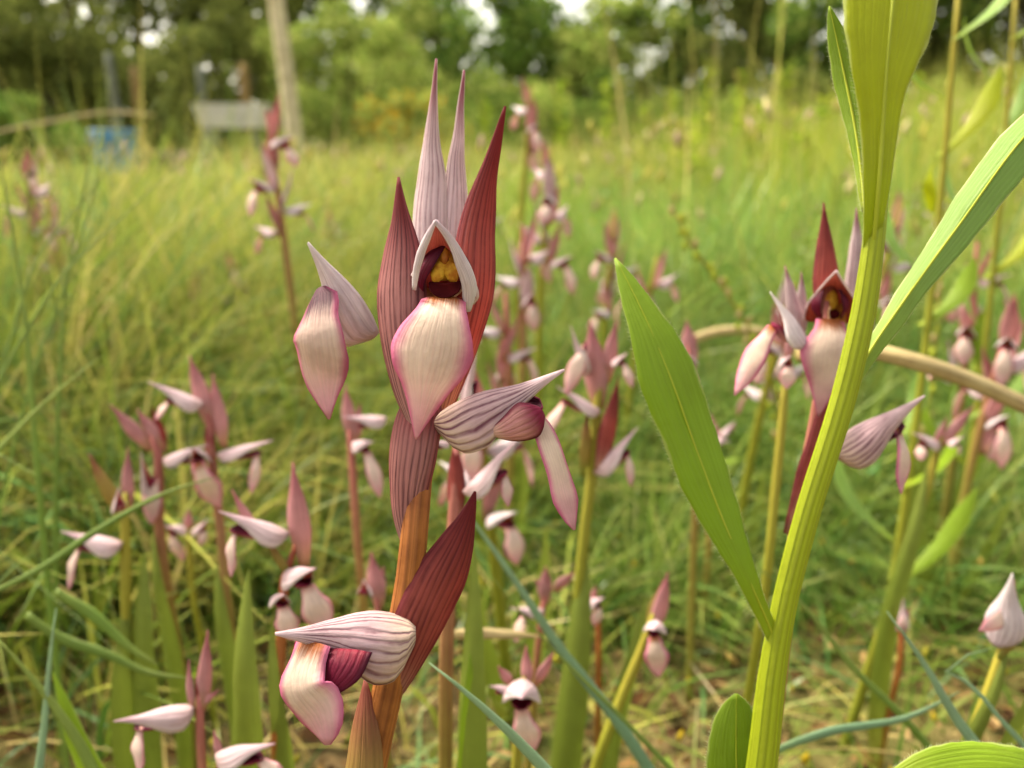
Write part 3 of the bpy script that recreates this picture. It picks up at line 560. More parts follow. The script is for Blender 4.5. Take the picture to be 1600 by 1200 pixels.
orchid_px('orchid with an upright mauve bract and pale flowers in a column beside the large orchid', 0.235, [(462, 850), (446, 900), (440, 1000), (432, 1120)],
    [(452, 832, 342, 799, 362, 902, dict(hw=21, lw=11, lpos=.66)), (448, 892, 494, 888, 512, 990, dict(hw=22, lw=24, dzt=-.012)), (432, 930, 444, 930, 456, 1000, dict(hw=15, lw=19, dzt=-.01))],
    [(474, 885, 458, 722, 38), (454, 905, 414, 834, 18, -.002, 'bract_green'), (410, 850, 362, 765, 16, .004)], [(382, 1170, 388, 890, 62), (440, 1160, 425, 960, 34)], r=9, sm='stem_or')
orchid_px('low orchid bending one pale flower sideways over the bare litter', 0.225, [(312, 1060), (312, 1120), (320, 1250)],
    [(302, 1108, 178, 1127, 218, 1212, dict(hw=20, lw=15, lpos=.66, up=nrm(Z + TOCAM * .4)))],
    [(316, 1112, 325, 985, 22), (300, 1112, 296, 1030, 18), (308, 1104, 341, 1078, 13), (312, 1110, 310, 1040, 14, 0, 'bract_red2')], [(180, 1290, 82, 1050, 66, 'leaf_green')], r=8, sm='stem_pink')
orchid_px('lowest pink flower of an orchid just above the soil next to the large stem', 0.22, [(340, 1165), (342, 1190), (350, 1260)],
    [(338, 1178, 430, 1162, 446, 1225, dict(hw=20, lw=15, lpos=.6))], [(344, 1190, 335, 1140, 14)], r=7)
orchid_px('tiny two-flowered orchid between the trio and the column of pale flowers', 0.34, [(290, 815), (295, 850), (298, 900)],
    [(288, 822, 256, 822, 288, 876, dict(hw=12, lw=10, dzt=-.012)), (300, 830, 325, 812, 313, 852, dict(hw=9, lw=7))], [(292, 830, 296, 795, 14)], r=5, sm='stem_green')
orchid_px('upright orchid with green-yellow stem between the large orchid and the pointed leaf', 0.285, [(944, 560), (932, 640), (925, 740), (912, 840), (905, 920)],
    [(912, 588, 892, 508, 884, 618, dict(hw=13, lw=13, up=RGT * -1)), (938, 642, 870, 604, 845, 694, dict(hw=14, lw=10, lpos=.66)), (928, 738, 997, 667, 986, 760, dict(hw=16, lw=8)), (955, 565, 980, 552, 988, 606, dict(hw=10, lw=8))],
    [(936, 640, 922, 498, 36), (948, 600, 962, 500, 30), (936, 740, 966, 588, 28, -.003, 'bract_red2'), (912, 745, 916, 640, 22, -.002, 'bract_green')], [(880, 1230, 915, 850, 48), (960, 1150, 1010, 930, 36)], r=9, sm='stem_green')
orchid_px('orchid on a rosy stem tucked right behind the large orchid', 0.22, [(713, 690), (711, 800), (702, 920)],
    [(724, 768, 806, 690, 794, 792, dict(hw=22, lw=10)), (700, 690, 672, 692, None, None, dict(hw=8)), (718, 670, 742, 545, None, None, dict(hw=12))], [(714, 820, 712, 680, 30, 0, 'bract_red2'), (722, 640, 745, 510, 20, .004, 'bract_pale')], [(735, 1240, 741, 850, 54), (728, 1180, 748, 930, 30, 'leaf_green')], r=12, sm='stem_pink')
orchid_px('small orchid facing out with a white-capped flower and round drooping lip low down', 0.245, [(822, 1050), (815, 1090), (805, 1220)],
    [(816, 1060, 815, 1092, 830, 1180, dict(hw=27, lw=22, dzt=-.016, up=Z, lpos=.45)), (800, 1075, 765, 1072, None, None, dict(hw=9))],
    [(824, 1075, 822, 1008, 18), (838, 1072, 866, 1016, 20), (800, 1072, 778, 1040, 16)], [], r=8, sm='stem_green')
orchid_px('single-flowered orchid with one egg-shaped white lip beside the pointed leaf', 0.27, [(1024, 950), (1012, 990), (975, 1080), (940, 1170)],
    [(1026, 968, 1020, 985, 1030, 1058, dict(hw=15, lw=19, dzt=-.012, lip='lip'))], [(1024, 990, 1043, 893, 26), (1012, 985, 1036, 905, 18, .002, 'bract_green')], [], r=9, sm='stem_green')
orchid_px('short orchid holding up two open pink bracts near the green-yellow stem', 0.30, [(856, 915), (848, 950), (842, 1000)],
    [(850, 952, 797, 950, 806, 1004, dict(hw=11, lw=9))], [(852, 945, 853, 884, 24), (866, 925, 898, 892, 20), (858, 930, 835, 905, 14)], r=6, sm='stem_pink')
orchid_px('very small dark-throated orchid flower in the grass under the pointed leaf', 0.31, [(925, 925), (932, 950), (935, 1010)],
    [(918, 938, 944, 934, 927, 978, dict(hw=12, lw=9))], [(926, 940, 930, 915, 10)], r=5)
orchid_px('pink orchid bud alone at the foot of the large orchid', 0.27, [(590, 900), (590, 940), (592, 1000)],
    [(578, 925, 568, 905, None, None, dict(hw=11))], [(592, 950, 580, 862, 30), (588, 945, 600, 885, 18, .003)], r=6, sm='stem_pink')
orchid_px('orchid with hanging lips glimpsed behind the large orchid on its leaf-litter side', 0.30, [(545, 640), (550, 720), (555, 800)],
    [(604, 652, 535, 652, None, None, dict(hw=13)), (552, 690, 585, 690, 594, 778, dict(hw=14, lw=12))], [(548, 690, 540, 600, 22), (556, 690, 562, 630, 18)], r=7, sm='stem_pink')
orchid_px('star-shaped small orchid beyond the pink-lipped one near the dry stalk', 0.33, [(1470, 680), (1455, 740), (1430, 820)],
    [(1468, 692, 1425, 676, 1440, 720, dict(hw=12, lw=9)), (1480, 690, 1505, 682, 1498, 710, dict(hw=9))], [(1468, 700, 1522, 632, 22), (1460, 700, 1480, 650, 16)], [(1400, 930, 1450, 720, 30)], r=8, sm='stem_green')
orchid_px('pale orchid with a closed hooded flower on a thick leaning stem over bare soil', 0.235, [(1572, 990), (1560, 1040), (1525, 1140)],
    [(1556, 1010, 1582, 896, 1530, 985, dict(hw=27, lw=14, lpos=.4, up=nrm(RGT * -1 + TOCAM), hood='hood_white'))], [(1580, 1010, 1584, 905, 26), (1560, 1030, 1600, 985, 20, -.002, 'bract_green')], [(1500, 1190, 1580, 990, 30), (1585, 1150, 1640, 1000, 40)], r=12, sm='stem_green')
orchid_px('little pale orchid tip poking through thick grass by the bluish blade', 0.33, [(1410, 960), (1408, 985), (1408, 1010)],
    [(1404, 984, 1412, 936, 1400, 985, dict(hw=10, lw=6, up=RGT * -1))], [(1412, 985, 1420, 948, 12)], r=5)
orchid_px('orchid with a white oval lip on a lime stem behind the pink-lipped orchid', 0.26, [(1230, 560), (1224, 640), (1212, 760), (1204, 850)],
    [(1222, 562, 1236, 556, 1228, 608, dict(hw=12, lw=14))], [(1228, 570, 1242, 500, 16)], r=8, sm='stem_green')
orchid_px('small red star-shaped orchid in grass beside the pointed leaf', 0.42, [(1118, 670), (1118, 720)],
    [(1122, 680, 1150, 658, None, None, dict(hw=8)), (1116, 684, 1142, 690, None, None, dict(hw=7))], [(1118, 700, 1110, 646, 18), (1118, 690, 1150, 664, 14), (1114, 690, 1104, 670, 10)], r=6, sm='stem_pink', lod=0)
orchid_px('orchid with a tiny white lip seen past the tip half of the pointed leaf', 0.36, [(1072, 530), (1082, 600), (1088, 680)],
    [(1066, 545, 1052, 520, 1060, 560, dict(hw=10, lw=8)), (1080, 562, 1076, 556, 1080, 618, dict(hw=11, lw=12, dzt=-.012))], [(1076, 560, 1074, 500, 22), (1084, 580, 1086, 520, 14)], r=6, sm='stem_pink', lod=0)

# --- orchids further out: same build, placed by depth and height
def orchid_far(px, py, d, seed, label, group, s=1.0, n=None):
    rr = random.Random(seed); top = at(px, py, d)
    foot = to_ground(top, (rr.uniform(-.02, .02), rr.uniform(-.01, .02)))
    if top.z < .05: top = foot + Vector((0, 0, .06))
    root = tag(empty('orchid', foot), label, 'orchid', group)
    ax = top - foot; tube('stem', [foot, foot.lerp(top, .5) + Vector((rr.uniform(-.006, .006), 0, 0)), foot + ax * .97], [(0, .0028 * s), (.7, .0022 * s), (1, .001)], rr.choice(['stem_pink', 'stem_green', 'stem_green']), root, 6, 8)
    n = n or rr.randint(3, 5); az = rr.uniform(0, 6.28)
    for i in range(n):
        p = foot + ax * (1 - .026 * s / ax.length) - ax.normalized() * (i * .0135 * s); az += 2.3 + rr.uniform(-.4, .4)
        o = Vector((math.cos(az), math.sin(az), 0)); L = .022 * s * rr.uniform(.85, 1.1)
        t = p + o * L * .95 + Vector((0, 0, L * rr.uniform(.1, .55)))
        lt = p + o * L * .95 + Vector((0, 0, -L * rr.uniform(.6, .9)))
        flower(root, p + o * .002, t, lt, hw=L * .2, lw=L * .2, lod=0, lipN=nrm(o + Z * .3), lpos=.6, seed=i, hood=rr.choice(['hood_soft', 'hood_soft', 'hood_white']))
        q = p - Vector((0, 0, .004 * s)); bt = q + o * L * .45 + Vector((0, 0, L * 1.35))
        strip('bract', [q, q.lerp(bt, .5) + o * .0015, bt], o, .0042 * s, rr.choice(['bract_plain', 'bract_plain', 'bract_plain', 'bract_pale']), root, BRACT, cup=1.0, nu=5, nv=7, thick=.0003)
    if ax.length > .1:
        for sg in (-1, 1):
            e = foot + Vector((sg * rr.uniform(.01, .03), rr.uniform(-.01, .01), ax.length * rr.uniform(.4, .6)))
            strip('leaf', [foot, foot.lerp(e, .5) + Vector((sg * .004, 0, .004)), e], nrm(TOCAM + RGT * sg * .5), .006 * s, 'leaf_orchid', root, BLADE, cup=.6, nu=4, nv=8)
    return root
mid = [(862, 208, .52, 'tallest pink orchid just beyond the red bract of the large orchid'), (962, 318, .62, 'pink orchid standing behind the tip of the pointed leaf'),
       (818, 335, .50, 'full-flowered pink orchid in front of the tallest one beyond the red bract'), (1030, 385, .55, 'pink orchid leaning beside the yellow seed stalk'),
       (790, 440, .44, 'short pink orchid peeping past the red bract of the large orchid'), (832, 112, .60, 'washed-out pink orchid spike rising against the far trees'),
       (414, 150, .50, 'blurred orchid spike crossing the pale leaning stake'), (36, 218, .62, 'blurred pale orchid spike among tall thin blades'),
       (70, 285, .66, 'blurred orchid with a white lip under the thin blades'), (1412, 300, .60, 'pale orchid half hidden behind the broad upright leaf'),
       (1530, 360, .44, 'orchid with drooping white lip beyond the long side leaf of the herb'), (1592, 452, .40, 'reddish orchid stem standing above the dry bent stalk'),
       (352, 378, .75, 'faint pink orchid in the pale middle meadow below the stake'), (298, 420, .70, 'faint pink orchid low in the long grass near the stake'),
       (735, 560, .34, 'orchid with mauve bracts showing behind the pink lip of the large orchid'), (1245, 425, .42, 'orchid showing through behind the white hood of the pink-lipped orchid')]
for i, (x, y, d, lb) in enumerate(mid): orchid_far(x, y, d, 40 + i, lb, 'orchids standing in the middle meadow', s=.95)
rr = random.Random(5)
for i in range(16):
    d = rr.uniform(.9, 2.6); x = rr.uniform(60, 1560); yy = 600 + FPX * math.tan(math.atan((.24 - rr.uniform(.15, .21)) / d) - PITCH)
    orchid_far(x, yy, d, 90 + i, 'tiny blurred pink orchid lost in the far meadow grass', 'tiny orchids far out in the meadow', s=1.0, n=3)

# ------------------------------------------------------------------ foreground herb
def px_pts(d, L): return [at(p[0], p[1], d + (p[2] if len(p) > 2 else 0)) for p in L]
def hair_fringe(o, nu, nv, ln):
    co = np.zeros(len(o.data.vertices) * 3); o.data.vertices.foreach_get('co', co); co = co.reshape(-1, 3); V = []; hr = np.random.default_rng(nv)
    for e, inn in ((0, 1), (nu, nu - 1)):
        for j in range(nv):
            for q in range(6):
                t = (q + hr.random()) / 6; A, B_ = co[j * (nu + 1) + e], co[(j + 1) * (nu + 1) + e]; p = A * (1 - t) + B_ * t
                out = A - co[j * (nu + 1) + inn]; out = out / (np.linalg.norm(out) + 1e-9); al = (B_ - A) / (np.linalg.norm(B_ - A) + 1e-9)
                dv = out * ln * hr.uniform(.4, 1.1) + al * ln * hr.uniform(0, .8) + hr.normal(0, .15 * ln, 3); w_ = al * ln * .06
                V += [p - w_, p + w_, p + dv + w_ * .3, p + dv - w_ * .3]
    V = np.array(V); C = np.tile(np.array(srgb('#c6cc9a')), (len(V), 1)); h = np_mesh('edge_hairs', V, np.arange(len(V)).reshape(-1, 4), 'grass', C, o); h['kind'] = 'stuff'
def leaf(par, d, pts, wp, m='leaf_green', N=None, profile=LEAF, cup=.25, fold=0.0, serr=.03, rib=True, ripple=.06, rw=3.0, nv=36, hairs=5):
    P = px_pts(d, pts); k = d / FPX; n = N or nrm(TOCAM)
    o = strip('leaf', P, n, wp * k * .5, m, par, profile, cup=cup, nu=12, nv=nv, thick=.0003, fold=fold, serr=serr, ripple=ripple, seed=len(pts))
    if hairs: hair_fringe(o, 12, nv, hairs * k)
    if rib: tube('midrib', [p + n * (.0002) for p in P], [(0, rw * k), (.6, rw * k * .7), (1, rw * k * .15)], 'midrib', o, 6, nv, N=n)
    return o
def herb():
    d = .128; k = d / FPX
    S = px_pts(d, [(1170, 1330), (1192, 1180), (1208, 1040), (1222, 960), (1262, 800), (1318, 620), (1352, 470), (1368, 350), (1380, 200, .004)])
    foot = to_ground(S[0], (-.012, .012))
    root = tag(empty('green_herb', foot), 'tall lime-green herb with ribbed stem and broad upright leaf cut off by the frame', 'herb')
    tube('stem', [foot, foot.lerp(S[0], .5)] + S, [(0, 24 * k), (.5, 25 * k), (.62, 23 * k), (.72, 19 * k), (.85, 19 * k), (.95, 15 * k), (1, 6 * k)], 'herb_stem', root, 18, 60, ridge=.06, flat=.8)
    leaf(root, d, [(1358, 425, .001), (1363, 385, -.0005), (1371, 300, -.003), (1378, 200, -.004), (1384, 100, -.005), (1394, 0, -.004), (1412, -160, 0), (1450, -420, .008)], 168, 'leaf_lime', nrm(TOCAM + RGT * .1), [(0, .14), (.08, .19), (.15, .26), (.26, .39), (.34, .62), (.39, .80), (.50, .97), (.60, 1), (.8, .7), (.93, .3), (1, .02)], cup=.35, rw=4, serr=.02, nv=60)
    leaf(root, d, [(1222, 1040, .0005), (1204, 985, -.0008), (1178, 925, -.003), (1130, 815, -.004), (1090, 710, -.004), (1045, 585, -.004), (1000, 480, -.002), (961, 404, .001)], 88, 'leaf_green', nrm(TOCAM + RGT * .15 + Z * .1), [(0, .2), (.12, .26), (.25, .40), (.38, .72), (.52, .95), (.68, 1), (.82, .72), (.93, .36), (1, .03)], cup=.3, rw=2, serr=.035)
    leaf(root, d, [(1322, 610, .001), (1352, 560, .003), (1420, 460, .006), (1500, 350, .010), (1600, 215, .014), (1700, 120, .018), (1790, 60, .020)], 74, 'leaf_pale', nrm(TOCAM * .8 + Z * .8), [(0, .28), (.1, .36), (.3, .62), (.5, .9), (.65, 1), (.85, .65), (1, .03)], cup=.2, fold=.55, rw=2.5)
    leaf(root, d, [(1352, 330, .012), (1338, 210, .016), (1316, 100, .018), (1296, 10, .018)], 40, 'leaf_green', nrm(TOCAM + RGT * -.6), cup=.4)
    leaf(root, d, [(1160, 1440, .006), (1156, 1300, .005), (1150, 1190, .004), (1150, 1084, .004)], 92, 'leaf_green', nrm(TOCAM + Z * .3), [(0, .5), (.4, .85), (.65, 1), (.85, .8), (.95, .45), (1, .06)], cup=.35, rw=2)
herb()
def second_herb(px, py, d, lean, seed, label):
    rr = random.Random(seed); k = d / FPX; top = at(px, py, d); foot = to_ground(at(px - lean, 620, d), (0, 0))
    root = tag(empty('tall_weed', foot), label, 'weed', 'tall leafy weeds behind the herb')
    tube('stem', [foot, foot.lerp(top, .5) + Vector((.004, 0, 0)), top], [(0, .0022), (1, .0010)], 'stem_green', root, 7, 12)
    for i in range(11):
        t = .2 + .78 * i / 11; p = foot.lerp(top, t); a = i * 2.4 + rr.random(); L = rr.uniform(.03, .055) * (1.2 - t * .5)
        o = Vector((math.cos(a), math.sin(a) * .8, 0)); e = p + o * L * .6 + Z * L * .8
        strip('leaf', [p, p.lerp(e, .5) + o * .006, e], nrm(o * -.5 + TOCAM * .5 + Z * .5), .0042, rr.choice(['leaf_green', 'leaf_pale', 'leaf_lime']), root, LEAF, cup=.4, nu=5, nv=8)
second_herb(1502, -60, .34, 80, 1, 'blurred leafy weed stem rising beside the broad upright leaf')
second_herb(1590, -40, .42, 60, 2, 'blurred yellow-green weed stem beyond the long side leaf')
def broadleaf():
    d = .135; foot = to_ground(at(1500, 1500, d), (0, .02))
    root = tag(empty('broadleaf_plant', foot), 'wide rounded green leaf spreading low over the soil', 'plant')
    tube('stem', [foot, foot.lerp(at(1372, 1245, d), .6), at(1372, 1240, d)], [(0, .0018), (1, .0010)], 'stem_green', root, 7, 10)
    leaf(root, d, [(1362, 1246), (1430, 1222), (1510, 1212), (1600, 1216), (1700, 1240, .004)], 100, 'leaf_green', nrm(TOCAM * .8 + Z * .7), [(0, .12), (.12, .5), (.3, .9), (.5, 1), (.75, .85), (.92, .4), (1, .03)], cup=.35, rw=2.5, serr=.03)
broadleaf()

# ------------------------------------------------------------------ single blades and stalks that stand out
def blade(label, d, pts, wp, m='blade_green', ground=True, cat='grass blade', name='grass_blade', N=None, group='single grass blades'):
    P = px_pts(d, pts); dr = nrm(P[0] - P[1])
    if ground and P[0].z > .004:
        dr = nrm(dr + Vector((0, 0, -.6))); t = P[0].z / max(.3, -dr.z); foot = P[0] + dr * t; foot.z = float(gz(foot.x, foot.y)) - .003
        P = [foot] + P
    o = strip(name, P, N or nrm(TOCAM + Z * .2), wp * d / FPX * .5, m, None, BLADE, cup=.5, nu=4, nv=24, thick=.0002)
    return tag(o, label, cat, group)
blade('wide blue-green grass blade slanting across the foot of the large orchid', .175, [(900, 1260), (840, 1190), (760, 1110), (670, 1035)], 40, 'blade_blue')
blade('straight grey-blue grass blade tilting towards the closed hooded orchid', .21, [(1560, 1210), (1500, 1130), (1440, 1030), (1385, 955)], 30, 'blade_blue')
blade('pale thin grass blade arching low over the soil behind the broad leaf', .23, [(1195, 1180), (1290, 1145), (1420, 1120), (1500, 1080)], 13, 'blade_blue', False)
blade('curled pale blade bending in front of the closed hooded orchid', .22, [(1560, 1120), (1500, 1060), (1478, 1055), (1500, 1030), (1550, 1012)], 14, 'blade_blue')
blade('thin blade crossing behind the herb stem on its litter side', .26, [(1420, 1130), (1330, 1040), (1250, 940), (1160, 870)], 14, 'blade_green')
blade('dark thin grass blade slanting past the blue tub', .30, [(40, 520), (90, 440), (180, 350), (300, 238)], 9, 'blade_green')
blade('thin upright grass blade in front of the blue tub', .33, [(92, 620), (105, 430), (130, 300), (160, 170)], 9, 'blade_green')
blade('steep grass blade beside the thin blades near the tub', .33, [(60, 560), (110, 420), (140, 330), (170, 120)], 7, 'blade_green')
blade('tall grass blade at the edge of the long grass', .30, [(52, 660), (40, 500), (22, 380), (0, 250), (-10, 180)], 12, 'blade_green')
blade('arched grass blade leaning out of the long grass', .33, [(20, 520), (60, 400), (150, 290), (250, 150)], 8, 'blade_green')
blade('broad soft grass blade lying through the long grass', .27, [(-60, 760), (0, 700), (80, 620), (160, 555)], 22, 'blade_green')
blade('grass blade reaching towards the trio of orchids', .25, [(-20, 930), (60, 890), (150, 830), (260, 770), (340, 745)], 11, 'blade_green', False)
blade('low bent blade over the litter beside the outstretched flower', .26, [(40, 960), (100, 1000), (160, 1020), (230, 1050), (300, 1060)], 16, 'blade_green', False)
blade('green blade lying slantwise below the outstretched flower', .26, [(85, 925), (150, 965), (200, 1010), (250, 1040)], 18, 'blade_green', False)
blade('upright green blade at the near corner of the litter', .22, [(50, 1290), (70, 1120), (80, 1010), (88, 950)], 22, 'blade_blue')
blade('blue-green blade leaning under the wide leaf of the low orchid', .22, [(170, 1260), (110, 1140), (50, 1060), (-10, 990)], 30, 'blade_green')
blade('straw-coloured blade lying flat behind the red lower bract', .26, [(700, 992), (760, 990), (850, 996)], 18, 'straw', False)
blade('slim blade slanting between the lower red bract and the green-yellow stem', .25, [(960, 1120), (880, 1020), (800, 900), (700, 760)], 20, 'blade_blue')
blade('thin blade crossing in front of the small facing orchid', .23, [(1060, 1215), (960, 1110), (860, 1010), (760, 890)], 9, 'blade_green')
def stalk(label, d, pts, r, m='straw', name='dry_stalk', cat='stalk', ground=False):
    P = px_pts(d, pts)
    if ground: P = [to_ground(P[0], (0, .01))] + P
    return tag(tube(name, P, r * d / FPX, m, None, 9, 24, ridge=.05), label, cat)
stalk('thick dry straw-coloured stalk bending down beside the herb stem', .27, [(1250, 556, .03), (1345, 545, .01), (1420, 562), (1500, 588), (1600, 632), (1800, 740), (2000, 900)], 13, ground=False)
stalk('short pale straw stalk in the grass beyond the pointed leaf', .5, [(1060, 545), (1100, 524), (1165, 516), (1230, 530)], 7)
stalk('long dry stalk lying on the grass below the dark shrubs', 1.6, [(-80, 235), (0, 206), (80, 190), (165, 176), (240, 180)], 2.2)
def seed_stalk(label, d, pts, seed):
    rr = random.Random(seed); P = px_pts(d, pts); foot = to_ground(P[0], (0, .01)); sp = catmull([foot] + P, 26)
    root = tag(empty('seed_stalk', foot), label, 'seed stalk')
    tube('stem', sp, .0008, 'stem_green', root, 6, 26)
    for i in range(10, 27):
        for _ in range(2):
            c = sp[i] + Vector((rr.uniform(-.004, .004), rr.uniform(-.004, .004), rr.uniform(-.003, .003)))
            blob('seed_head', c, [RGT * .0015, Vector((0, .0015, 0)), Vector((rr.uniform(-.001, .001), 0, .0028))], 'straw' if rr.random() < .35 else 'midrib', root, 6, 4, .3, i)
seed_stalk('yellow-green seed stalk arching in the grass past the pointed leaf', .48, [(1195, 560), (1150, 480), (1115, 430), (1070, 365), (1058, 335)], 3)
seed_stalk('second thin yellow seed stalk among the right-hand meadow grass', .5, [(1440, 700), (1460, 560), (1470, 420), (1468, 320)], 4)

# ------------------------------------------------------------------ tall weeds in the middle field
def far_weed(x, y, h, seed, label, group):
    rr = np.random.default_rng(seed); foot = Vector((x, y, float(gz(x, y)) - .004))
    root = tag(empty('tall_weed', foot), label, 'weed', group)
    tube('stem', [foot, foot + Vector((rr.normal(0, .02), 0, h * .5)), foot + Vector((rr.normal(0, .03), 0, h))], [(0, .006), (1, .003)], 'stem_green', root, 6, 6)
    n = 130; t = rr.uniform(.12, 1, n); a = rr.uniform(0, 6.28, n); L = rr.uniform(.03, .07, n) * (1.25 - .7 * t)
    p = np.stack([np.full(n, x), np.full(n, y), foot.z + t * h], 1); o = np.stack([np.cos(a), np.sin(a), rr.uniform(.3, 1, n)], 1); s = np.stack([-np.sin(a), np.cos(a), np.zeros(n)], 1)
    V = np.stack([p, p + o * (L * .55)[:, None] - s * (L * .16)[:, None], p + o * L[:, None] - [0, 0, .01], p + o * (L * .55)[:, None] + s * (L * .16)[:, None]], 1)
    pal = np.array([srgb(c) for c in ('#9aae30', '#8aa02c', '#a8b43c', '#7a9428')]); C = np.repeat((pal[rr.integers(0, 4, n)] * rr.uniform(.8, 1.2, (n, 1)))[:, None], 4, 1)
    V = V - np.array(foot)
    np_mesh('foliage', V.reshape(-1, 3), np.arange(4 * n).reshape(n, 4), 'foliage', C.reshape(-1, 3), root)
wr = random.Random(12)
for i, (px, py, D) in enumerate([(1112, 92, 2.6), (1160, 108, 2.4), (1228, 98, 2.7), (1050, 135, 3.0), (1290, 150, 2.4), (950, 118, 3.4), (1010, 165, 2.6), (880, 120, 3.6), (1190, 170, 2.0), (1340, 120, 3.0), (1440, 110, 2.6), (1560, 130, 2.4), (1090, 190, 1.9), (760, 150, 3.8), (1250, 210, 1.8)]):
    p = at(px, py, D); far_weed(p.x, p.y, p.z, 200 + i, 'blurred yellow-green leafy weed standing above the far meadow', 'yellow-green weeds in the far meadow')

# ------------------------------------------------------------------ things at the far edge
def post(px, ytop, D, wpx, m, label, lean=0.0):
    t = at(px, ytop, D); r = wpx * D / FPX * .5; f = Vector((t.x + lean, t.y, float(gz(t.x, t.y)) - .1))
    o = tube('fence_post', [f, f.lerp(t, .5), t], [(0, r * 1.1), (.9, r), (1, r * .8)], m, None, 8, 8)
    tag(o, label, 'post', 'old fence posts before the shrubs'); return o
post(168, 82, 9.5, 13, 'wood_grey', 'dark grey fence post standing behind the blue tub', .05)
post(209, 104, 9.9, 13, 'wood_tan', 'tan fence post close to the dark grey one')
post(312, 102, 9.6, 12, 'wood_grey', 'grey-green fence post alone between the tub and the trough')
post(380, 98, 10.2, 14, 'wood_tan', 'tan fence post rising behind the grey trough')
P = [at(476, 335, 3.1), at(463, 235, 3.05), at(447, 110, 3.0), at(432, 0, 2.95), at(424, -90, 2.9)]
f = to_ground(P[0], (.05, .02)); tag(tube('stake', [f] + P, [(0, .034), (.5, .027), (.8, .026), (1, .03)], 'wood', None, 10, 24, ridge=.06), 'pale bare wooden stake leaning in the meadow', 'stake')
def tub():
    c = at(184, 262, 7.4); c.z = float(gz(c.x, c.y)); root = tag(empty('plastic_tub', c), 'blue plastic tub in the grass before the fence posts', 'tub')
    tube('body', [c, c + Z * .19, c + Z * .38], [(0, .135), (1, .18)], 'blue', root, 20, 6, cap=True)
    tube('rim', [c + Z * .37, c + Z * .385, c + Z * .40], [(0, .185), (.5, .195), (1, .187)], 'blue', root, 20, 4)
    tube('handle', [c + Vector((-.19, -.02, .38)), c + Vector((-.1, -.2, .30)), c + Vector((.1, -.2, .30)), c + Vector((.19, -.02, .38))], .008, 'wood_grey', root, 6, 12)
tub()
def trough():
    c = at(366, 205, 8.6); c.z = float(gz(c.x, c.y)); root = tag(empty('feed_trough', c), 'pale grey trough raised on legs near the stake', 'trough')
    z0 = at(366, 200, 8.6).z; L, Wd, H = .34, .16, .22
    V = []
    for z, s in ((z0, .82), (z0 + H, 1.0), (z0 + H, .93), (z0 + .03, .76)):
        V += [c + Vector((sx * L * s, sy * Wd * s, z - c.z)) for sx, sy in ((-1, -1), (1, -1), (1, 1), (-1, 1))]
    F = [(3, 2, 1, 0)] + [(a * 4 + i, a * 4 + (i + 1) % 4, a * 4 + 4 + (i + 1) % 4, a * 4 + 4 + i) for a in range(3) for i in range(4)] + [(12, 13, 14, 15)]
    mesh_obj('basin', V, F, 'trough', root, smooth=False)
    for sx in (-1, 1):
        for sy in (-1, 1):
            p = c + Vector((sx * L * .6, sy * Wd * .6, 0)); tube('leg', [p - Z * .03, p + Z * (z0 - c.z + .02)], .02, 'wood_grey', root, 6, 3)
trough()
p = at(240, 205, 9.0); p.z = .12
tag(tube('log', [p + Vector((-.55, .05, .02)), p, p + Vector((.5, -.04, .03))], [(0, .10), (.5, .115), (1, .09)], 'bark', None, 12, 14, ridge=.05), 'weathered brown log lying between the fence posts', 'log')

# ------------------------------------------------------------------ shrubs and trees
def leaves(name, centres, radii, n, size, pal, seed, parent, m='foliage', flat=.8):
    rr = np.random.default_rng(seed); ncl = len(centres); k = rr.integers(0, ncl, n)
    dv = rr.normal(0, 1, (n, 3)); dv /= np.linalg.norm(dv, axis=1)[:, None]; rad = rr.uniform(.25, 1, n) ** .5
    P = centres[k] + dv * (radii[k] * rad)[:, None] * np.array([1, 1, flat])
    a = rr.normal(0, 1, (n, 3)); a /= np.linalg.norm(a, axis=1)[:, None]; b_ = np.cross(a, rr.normal(0, 1, (n, 3))); b_ /= np.linalg.norm(b_, axis=1)[:, None]
    s = size * rr.uniform(.6, 1.3, n)[:, None]
    V = np.stack([P - a * s, P - b_ * s * .5, P + a * s, P + b_ * s * .5], 1)
    clc = rr.uniform(.75, 1.25, ncl)
    C = pal[rr.integers(0, len(pal), n)] * (clc[k] * rr.uniform(.8, 1.2, n))[:, None]
    V = V - np.array(wloc(parent)); C = np.repeat(C[:, None], 4, 1)
    return np_mesh(name, V.reshape(-1, 3), np.arange(4 * n).reshape(n, 4), m, C.reshape(-1, 3), parent)
P_DARK = np.array([srgb(c) for c in ('#626a34', '#6c7438', '#566030', '#767c42')])
P_MID = np.array([srgb(c) for c in ('#64803a', '#748c3c', '#5c7636', '#869648')])
P_LITE = np.array([srgb(c) for c in ('#8a9c48', '#9aa854', '#7c9244', '#a8ae60')])
P_YEL = np.array([srgb(c) for c in ('#d0a52a', '#dcb640', '#c2922a')])
